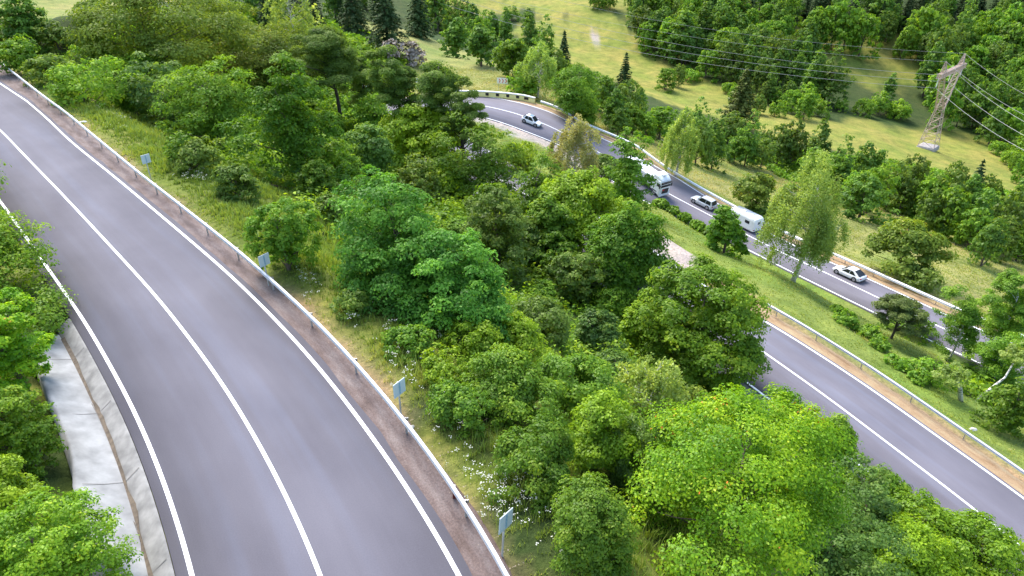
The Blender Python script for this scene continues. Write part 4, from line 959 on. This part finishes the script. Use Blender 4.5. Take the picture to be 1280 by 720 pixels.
T(855,44,56,56,'forest','large round dark tree where the power lines cross the meadow')
T(942,45,40,46,'dull','pale olive green tree in front of the hillside forest')
T(568,42,44,48,'forest','round dark tree at the edge of the field behind the bend')
T(600,48,46,56,'forest','dark tree in the row behind the bend field, left of the lighter trees')
T(640,62,52,60,'forestlight','mid green tree behind the white chevron board')
T(672,80,56,64,'birch','pale green birch like tree right of the white chevron board',leaf=.4)
T(716,108,64,70,'fresh','bright green round tree above the guardrail of the far bend',leaf=.38)
T(658,104,40,30,'shrub','light green bush behind the striped barrier',S_)
T(722,134,34,26,'shrub','fresh green bush touching the guardrail right of the bend',S_)

# --- pools of repeated trees
POOL = {}
def pool(sp, n, R, Ht, ls, nl):
    L = []
    for k_ in range(n):
        o = build_tree(sp, R, Ht, ls, nl, 900+k_*17+len(POOL)*101, trunk=True, name='pool'); L.append(o)
    POOL[sp] = (L, R, Ht)
def insidep(x, y, poly):
    c = False; n = len(poly); j = n-1
    for i in range(n):
        (xi, yi), (xj, yj) = poly[i], poly[j]
        if (yi > y) != (yj > y) and x < (xj-xi)*(y-yi)/(yj-yi)+xi: c = not c
        j = i
    return c
pool('forest', 4, 4.0, 9.5, .62, 2600); pool('forestlight', 3, 3.6, 8.0, .58, 2300); pool('spruce', 2, 2.6, 14, .6, 3000); pool('shrub', 2, 2.4, 3.2, .42, 1500); pool('dull', 2, 3.6, 8, .58, 2200); pool('birch', 1, 3.0, 10, .5, 2000)
INFO = {'forest': ('broadleaf_tree','tree'), 'forestlight': ('broadleaf_tree','tree'), 'dull': ('broadleaf_tree','tree'), 'spruce': ('spruce_tree','spruce'), 'shrub': ('shrub','shrub'), 'birch': ('birch_tree','birch')}
NP = 0
def scatter(poly, w, mix, label, group, seed, sx=.68, sy=.40, hr=1.15):
    global NP
    r = np.random.default_rng(seed); xs = [p[0] for p in poly]; ys = [p[1] for p in poly]; y = min(ys); row = 0
    while y <= max(ys):
        x = min(xs)+(row % 2)*w*sx*.5
        while x <= max(xs):
            jx, jy = x+r.normal()*w*.16, y+r.normal()*w*.10
            if insidep(jx, jy, poly):
                sp = mix[r.integers(len(mix))]; ww = w*.9*r.uniform(.75, 1.3); L, R0, H0 = POOL[sp]
                hh = ww*{'spruce':1.9,'shrub':.62,'birch':1.5}.get(sp, hr)*r.uniform(.85, 1.15); ww2 = ww*(.72 if sp == 'spruce' else 1)
                X, Y, Zz, R, Ht, k_ = solve(jx, jy, ww2, hh, .1)
                dn, on = nearest(lo, np.array([[X, Y]]))[2][0], nearest(up, np.array([[X, Y]]))[2][0]
                if dn > 6.2+R*.6 and on > 8 and k_ < 520:
                    src = L[r.integers(len(L))]; o = src.copy(); C.objects.link(o); nm, cat = INFO[sp]; o.name = nm
                    for ch in KIDS[src.name]:
                        c = ch.copy(); C.objects.link(c); c.parent = o
                    o.location = (X, Y, Zz-.15); o.rotation_euler = (0, 0, r.uniform(0, 6.28)); o.scale = (R/R0, R/R0*r.uniform(.9, 1.1), Ht/H0)
                    kind = {'forest':'dark green broadleaf tree','forestlight':'lighter green leafy tree','dull':'greyish green tree','spruce':'pointed dark conifer','shrub':'low green shrub','birch':'pale olive birch'}[sp]
                    tag(o, kind+' '+label, cat, kind+'s '+group); NP += 1
            x += w*sx
        y += w*sy; row += 1
KIDS = {}
bpy.context.view_layer.update()
for sp in POOL:
    for o in POOL[sp][0]: KIDS[o.name] = list(o.children)
fo, fl, spn, sh, du, bi = 'forest','forestlight','spruce','shrub','dull','birch'
scatter([(735,92),(770,110),(800,122),(830,134),(860,148),(905,156),(950,164),(1000,176),(1012,196),(960,196),(890,184),(830,156),(800,160),(760,150),(730,132)], 36, [fo,fl,fo,fl,du], 'in the belt between the far road and the yellow fields', 'in the belt beyond the far road', 3)
scatter([(1000,180),(1060,202),(1130,212),(1200,228),(1290,240),(1290,312),(1240,300),(1180,272),(1110,236),(1060,234),(1010,212)], 38, [fo,fl,fo,fl,du,fo], 'in the tree belt below the pylon field', 'below the pylon field', 4)
scatter([(806,84),(850,90),(900,95),(960,114),(975,140),(930,134),(890,100),(850,104)], 22, [sh,fl,sh,du], 'in the hedge between the meadow and the small yellow field', 'between the valley fields', 5, sx=.8, sy=.5)
scatter([(960,104),(1010,118),(1060,130),(1120,128),(1140,134),(1120,142),(1060,140),(1000,132),(965,122)], 24, [sh,fl,fo], 'in the hedge along the top of the pylon field', 'along the top of the pylon field', 6)
scatter([(590,26),(640,34),(670,48),(690,66),(715,88),(712,106),(690,84),(655,52),(600,44)], 32, [fo,fl,du,fo], 'between the bend field and the hillside meadow', 'behind the bend field', 7)
scatter([(530,0),(590,12),(610,26),(560,30),(520,24)], 30, [fo,spn,fo], 'at the top behind the bend field', 'at the top behind the bend field', 8)
scatter([(300,-20),(560,-20),(560,4),(430,10),(340,12),(300,6)], 38, [spn,fo,spn], 'on the top skyline above the bend field', 'along the top edge', 9)
scatter([(622,10),(655,18),(672,30),(664,30),(640,22)], 18, [fo,sh], 'on the left border of the hillside meadow', 'bordering the hillside meadow', 10)
scatter([(735,-6),(770,-6),(770,6),(740,4)], 16, [sh,fl], 'on the top border of the hillside meadow', 'on the top border of the meadow', 11)
scatter([(795,26),(830,16),(900,24),(1000,44),(1020,66),(1034,100),(1080,108),(1145,108),(1150,118),(1060,112),(960,92),(900,80),(850,66),(820,52),(800,38)], 32, [fo,fl,fo,du,fo], 'on the wooded slope right of the hillside meadow', 'on the wooded slope', 12)
scatter([(785,-12),(1000,-12),(1000,44),(900,22),(830,14),(795,20)], 30, [fo,fl,fo,du,spn], 'high on the hillside at the top centre', 'high on the hillside', 13)
scatter([(1000,-14),(1300,-14),(1300,30),(1180,26),(1100,20),(1000,18)], 30, [spn,spn,fo,spn], 'in the dark conifer forest at the top right', 'in the dark forest at the top right', 14, sx=.62)
scatter([(1000,20),(1100,24),(1300,32),(1300,92),(1220,90),(1160,84),(1150,52),(1090,40),(1010,42)], 32, [fo,fl,fl,fl,du], 'on the hillside above and behind the pylon', 'on the hillside behind the pylon', 15)
scatter([(1165,88),(1220,92),(1300,96),(1300,190),(1272,184),(1240,160),(1205,136),(1165,128)], 34, [fo,fl,fo,fl], 'right of the pylon behind the yellow field', 'right of the pylon', 16)
scatter([(1245,180),(1290,174),(1290,208),(1262,202)], 26, [sh,fl,sh], 'at the right end of the pylon field', 'at the right end of the pylon field', 17)
scatter([(-60,0),(110,30),(240,75),(430,110),(560,150),(640,210),(690,290),(740,350),(690,380),(560,300),(470,230),(400,220),(330,200),(240,150),(120,90),(-40,40)], 40, [sh,fl,sh,du], 'low under the big roadside trees of the wooded slope', 'filling the wooded slope', 19, sx=1.3, sy=.9, hr=.7)
print('POOL TREES', NP)
for sp in POOL:
    for o in POOL[sp][0]:
        for c in KIDS[o.name]: bpy.data.objects.remove(c)
        bpy.data.objects.remove(o)

# leaning birch stems by the far road
def stem(name, pts, rr, label):
    P = [hit(*pts[0])]; D = P[0][1]
    for (x_, y_, dD) in pts[1:]: P.append(onD(x_, y_, D+dD))
    L = Vector(P[0]); r_ = empty(name, P[0]); tag(r_, label, 'tree'); MB().tube([Vector(p)-L+(Vector((0,0,-.4)) if i == 0 else Vector()) for i, p in enumerate(P)], rr, 7).build('trunk', M_BIRCH, r_, smooth=True)
    q = np.array(P[-1])-np.array(P[0]); r = np.random.default_rng(5); Pp, Nn, Tt, _ = crown('loose', 1.5, 2.0, 1500, .2, r); V, Fc = quads(Pp+q, Nn, .2, .6, r); np_obj('crown', V, Fc, LM['birch'], r_, tint=Tt)
stem('birch_tree', [(1203,502),(1200,485,0),(1192,466,.5)], [.22,.16,.06], 'short crooked birch stem with peeling white bark on the median')
stem('birch_tree', [(1218,500),(1238,486,1),(1256,472,2),(1275,440,3)], [.14,.11,.08,.04], 'long leaning birch stem with white patches rising to the right picture edge')

# ------------------------------------------------------------------ undergrowth, grass, flowers (uncountable)
def field_pts(n, r, x0, x1, y0, y1, test):
    x = r.uniform(x0, x1, n); y = r.uniform(y0, y1, n); i = np.clip(np.searchsorted(gx, x)-1, 0, len(gx)-2); j = np.clip(np.searchsorted(gy, y)-1, 0, len(gy)-2)
    id_ = j*nx+i; m = test(id_, x, y); return x[m], y[m], id_[m]
def visible(x, y, z, mrg=40):
    yy = y*cs-(z-CAMZ)*sn; k = np.maximum(yy, .1); u = x/k*F+640; v = 360-((z-CAMZ)*cs+y*sn)/k*F
    return (yy > 5) & (u > -mrg-160) & (u < 1280+mrg+160) & (v > -mrg-80) & (v < 720+mrg+120)
r = np.random.default_rng(31)
x, y, id_ = field_pts(90000, r, -60, 120, 10, 175, lambda i, x, y: (cls[i] == 0) & (lD[i] > 6) & (nD[i] > 7))
z = ground(x, y); m = visible(x, y, z); x, y, z = x[m], y[m], z[m]
k_ = np.sqrt(x*x+y*y+(CAMZ-z)**2); x, y, z, k_ = [q[r.random(len(x)) < 1] for q in (x, y, z, k_)][:4] if False else (x, y, z, k_)
n = 7; X = np.repeat(np.c_[x, y, z], n, 0); kk = np.repeat(k_, n); hh = np.repeat((vnoise(np.c_[x, y], 2.5, 41)+.5)*1.1+.1, n)
X += np.c_[r.normal(size=(len(X), 2))*.42, r.random(len(X))**1.0*hh]
V, Fc = quads(X, unit(r.normal(size=X.shape)*.6+np.array([0,0,.9])), np.clip(kk*.0052, .12, .6), .6, r)
tag(np_obj('undergrowth', V, Fc, LM['fresh'], tint=np.repeat(r.random(len(x)), n)*.6+r.random(len(X))*.35), 'green undergrowth covering the slope beneath the trees', 'undergrowth', kind='stuff')
mx, my, mid_ = field_pts(9500, r, -60, 110, 12, 150, lambda i, x, y: (cls[i] == 0) & (lD[i] > 7.2) & (nD[i] > 10.5))
mz = ground(mx, my); m = visible(mx, my, mz); mx, my, mz = mx[m], my[m], mz[m]; mk = np.sqrt(mx*mx+my*my+(CAMZ-mz)**2); print('scrub mounds', len(mx))
nn = 130; mr_ = r.uniform(.6, 1.7, len(mx)); dd = unit(r.normal(size=(len(mx)*nn, 3))); dd[:, 2] = np.abs(dd[:, 2]); rr2 = np.repeat(mr_, nn)*(r.random(len(dd))**.35)
bb = 1+.35*np.sin(dd[:, 0]*5+np.repeat(mx, nn))*np.cos(dd[:, 1]*4+np.repeat(my, nn))
PP = np.repeat(np.c_[mx, my, mz-.1], nn, 0)+dd*(rr2*bb)[:, None]*np.array([1, 1, 1.15]); V, Fc = quads(PP, unit(dd+r.normal(size=dd.shape)*.35+np.array([0,0,.4])), np.clip(np.repeat(mk, nn)*.0056, .12, .6), .6, r)
for k9, lm9 in enumerate(('fresh', 'horn', 'lime')):
    sel = np.repeat(np.arange(len(mx)) % 3 == k9, nn); Vs = V.reshape(-1, 4, 3)[sel].reshape(-1, 3)
    tag(np_obj('scrub', Vs, np.arange(len(Vs)).reshape(-1, 4), LM[lm9], tint=np.clip(np.repeat(r.random(len(mx)), nn)[sel]*.5+r.random(int(sel.sum()))*.4, 0, 1)), ('mid green', 'dark green', 'yellowish green')[k9]+' scrub growing closely between the trees of the slope', 'scrub', kind='stuff')
M_GRASS = leafmat('grass_blades', [(0, (.11,.17,.025)), (.35, (.19,.27,.04)), (.7, (.29,.33,.075)), (.9, (.44,.40,.16)), (1, (.52,.44,.24))], .3, .02)
def grassmesh(name, label, x, y, z, n, hgt, wid, tint0, r):
    N_ = len(x); b0 = np.repeat(np.c_[x, y, z-.03], n, 0); h = np.repeat(hgt, n)*r.uniform(.5, 1.25, N_*n); w = np.repeat(wid, n)
    b0[:, :2] += r.normal(size=(N_*n, 2))*.10; a = r.uniform(0, 6.283, N_*n); ln = r.uniform(.1, .65, N_*n)
    lean = np.c_[np.cos(a)*ln, np.sin(a)*ln, np.zeros(N_*n)]; sd_ = np.c_[-np.sin(a), np.cos(a), np.zeros(N_*n)]*w[:, None]
    mid = b0+(lean*.35+np.array([0, 0, .6]))*h[:, None]; tip = b0+(lean+np.array([0, 0, 1.]))*h[:, None]
    V = np.stack([b0-sd_, b0+sd_, mid+sd_*.7, tip, mid-sd_*.7], 1).reshape(-1, 3); k = np.arange(N_*n)*5
    Fq = np.c_[k, k+1, k+2, k+4]; Ft = np.c_[k+4, k+2, k+3, k+3]
    # triangles as a second face set: build quads only, tip quad degenerate-free by splitting
    V2 = np.stack([b0-sd_, b0+sd_, mid+sd_*.7, mid-sd_*.7, mid-sd_*.7, mid+sd_*.7, tip+sd_*.12, tip-sd_*.12], 1).reshape(-1, 3)
    T_ = np.repeat(np.clip(np.repeat(tint0, n)+r.normal(size=N_*n)*.12, 0, 1), 2)
    return tag(np_obj(name, V2, np.arange(len(V2)).reshape(-1, 4), M_GRASS, tint=T_), label, 'grass', kind='stuff')
def roadpts(n, r, o0, o1):
    i = r.integers(0, len(up.P), n); o = r.uniform(o0, o1, n); x = up.P[i, 0]+up.Nr[i, 0]*o; y = up.P[i, 1]+up.Nr[i, 1]*o
    return x, y, i, o
def bank(n, o0, o1, seed):
    r = np.random.default_rng(seed); x, y, ii, o = roadpts(n, r, o0, o1); z = ground(x, y); m = visible(x, y, z) & (y > 4); return x[m], y[m], z[m], ii[m], o[m], r
x, y, z, ii, o, r = bank(95000, -17, -5.0, 61)
edge = upG[ii]-.35; b_ = edge-o; pa = vnoise(np.c_[x, y], 3.2, 51)+.5; pb_ = vnoise(np.c_[x, y], 1.1, 52)+.5; kk = np.sqrt(x*x+y*y+(CAMZ-z)**2)
keep = (b_ > 0) & (r.random(len(x)) < np.clip(b_/1.5+.12, 0, 1)*np.clip(.45+pa, 0, 1)*np.clip(1.1-kk/110, .25, 1)); x, y, z, b_, pa, pb_, kk = [q[keep] for q in (x, y, z, b_, pa, pb_, kk)]
hg = (.16+.42*pa*pb_+.22*pb_)*np.clip(b_/1.8, .35, 1); tt = np.clip(.0+.38*pb_+.5*(1-np.clip(b_/1.6, 0, 1))+.45*(pa-.5), 0, 1)
print('bank tufts', len(x))
grassmesh('tall_grass', 'tall unmown grass with straw coloured stalks on the bank below the upper road', x, y, z, 6, hg, np.clip(kk*.00062, .011, .05), tt, r)
x, y, z, ii, o, r = bank(26000, 6.0, 12, 62)
pb_ = vnoise(np.c_[x, y], 1.1, 58)+.5; kk = np.sqrt(x*x+y*y+(CAMZ-z)**2); keep = (ii > i_d0-4) & (o > upL[ii]+2.35); x, y, z, pb_, kk = [q[keep] for q in (x, y, z, pb_, kk)]
grassmesh('bank_grass', 'dark grass on the cut bank behind the concrete drain', x, y, z, 6, .2+.35*pb_, np.clip(kk*.00062, .011, .05), np.clip(.05+.45*pb_, 0, 1), r)
x, y, id_ = field_pts(120000, r, -20, 110, 30, 150, lambda i, x, y: ((cls[i] == 2) | (cls[i] == 3)) & (lD[i] > 5.8))
z = ground(x, y); m = visible(x, y, z); x, y, z = x[m], y[m], z[m]; patch = vnoise(np.c_[x, y], 4, 53)+.5; patch2 = vnoise(np.c_[x, y], 1.3, 54)+.5; kk = np.sqrt(x*x+y*y+(CAMZ-z)**2)
grassmesh('meadow_grass', 'short meadow grass on the median and beyond the far road', x, y, z, 3, .07+.22*patch*patch2, np.clip(kk*.0006, .02, .08), np.clip(.3+.4*patch+.1*patch2+np.where(y > 100, .2, 0), 0, .85), r)
# white umbels in patches on the bank
fpx = [(395,375),(385,360),(500,440),(510,465),(520,485),(548,520),(565,545),(600,600),(610,640),(625,635),(655,650),(690,640),(640,625),(660,610),(530,425),(490,425),(150,150),(130,140),(145,165),(250,230),(240,225),(700,690),(580,575),(680,600),(450,400)]
FV = []; SV = []
for (a_, b_) in fpx:
    p = hit(a_, b_)
    for q in range(int(r.integers(6, 20))):
        X_ = p[0]+r.normal()*.4; Y_ = p[1]+r.normal()*.5; z0 = gz(X_, Y_); h = r.uniform(.35, .7)
        for _ in range(int(r.integers(4, 9))): FV.append((X_+r.normal()*.05, Y_+r.normal()*.05, z0+h+r.normal()*.02))
        SV.append((X_, Y_, z0, h))
FV = np.array(FV); V, Fc = quads(FV, unit(r.normal(size=FV.shape)*.3+np.array([0,0,1])), np.full(len(FV), .042), .9, r); ntv = len(V)
SV = np.array(SV); w_ = .006; V2 = np.stack([SV[:, :3]+[-w_,0,0], SV[:, :3]+[w_,0,0], SV[:, :3]+np.c_[np.full(len(SV), w_), np.zeros(len(SV)), SV[:, 3]], SV[:, :3]+np.c_[np.full(len(SV), -w_), np.zeros(len(SV)), SV[:, 3]]], 1).reshape(-1, 3)
M_FLOW = simple('white_petals', (.52,.52,.45), .8); 
Fc2 = np.arange(len(V2)).reshape(-1, 4)+ntv
tag(np_obj('wildflowers', np.r_[V, V2], np.r_[Fc, Fc2], [M_FLOW, LM['dull']], tint=np.full(len(Fc)+len(Fc2), .7), midx=np.r_[np.zeros(len(Fc), int), np.ones(len(Fc2), int)]), 'white umbel flowers scattered through the grass bank', 'wildflowers', kind='stuff')
# dry litter and small stones on the brown shoulder
n = 5000; idx = r.integers(0, len(up.P), n); o_ = np.array([r.uniform(upG[i]-.9, upR[i]-.5) for i in idx]); P_ = np.array([up.at(i, o, .0) for i, o in zip(idx, o_)]); P_[:, 2] += -.02
V, Fc = quads(P_, unit(r.normal(size=P_.shape)*.4+np.array([0,0,1])), np.full(n, .05), .7, r)
tag(np_obj('litter', V, Fc, simple('dry_litter', (.33,.25,.19), .9, var=.5, scale=2)), 'dry leaf litter and chippings on the brown shoulder', 'litter', kind='stuff')

# ------------------------------------------------------------------ light
w = bpy.data.worlds.new('World'); scene.world = w; w.use_nodes = True; nt = w.node_tree; bg = nt.nodes['Background']
sky = nt.nodes.new('ShaderNodeTexSky'); sky.sky_type = 'NISHITA'; sky.sun_disc = False; SUN_EL, SUN_AZ = 52, -28     # azimuth from +Y, negative = left
sky.sun_elevation = rad(SUN_EL); sky.sun_rotation = rad(SUN_AZ); sky.air_density = 1.2; sky.dust_density = 2.5; sky.altitude = 600
nt.links.new(sky.outputs[0], bg.inputs[0]); bg.inputs[1].default_value = .15
sl = bpy.data.lights.new('sun', 'SUN'); sl.energy = 2.2; sl.angle = rad(32); sl.color = (1, .95, .87); so = bpy.data.objects.new('sun', sl); C.objects.link(so)
d = Vector((math.sin(rad(SUN_AZ))*math.cos(rad(SUN_EL)), math.cos(rad(SUN_AZ))*math.cos(rad(SUN_EL)), math.sin(rad(SUN_EL)))); so.rotation_euler = d.to_track_quat('Z', 'Y').to_euler()
scene.view_settings.view_transform = 'Standard'; scene.view_settings.look = 'None'; scene.view_settings.gamma = 1; scene.view_settings.exposure = 1.6
cy = scene.cycles; cy.max_bounces = 5; cy.diffuse_bounces = 3; cy.glossy_bounces = 2; cy.transmission_bounces = 2; cy.use_denoising = True
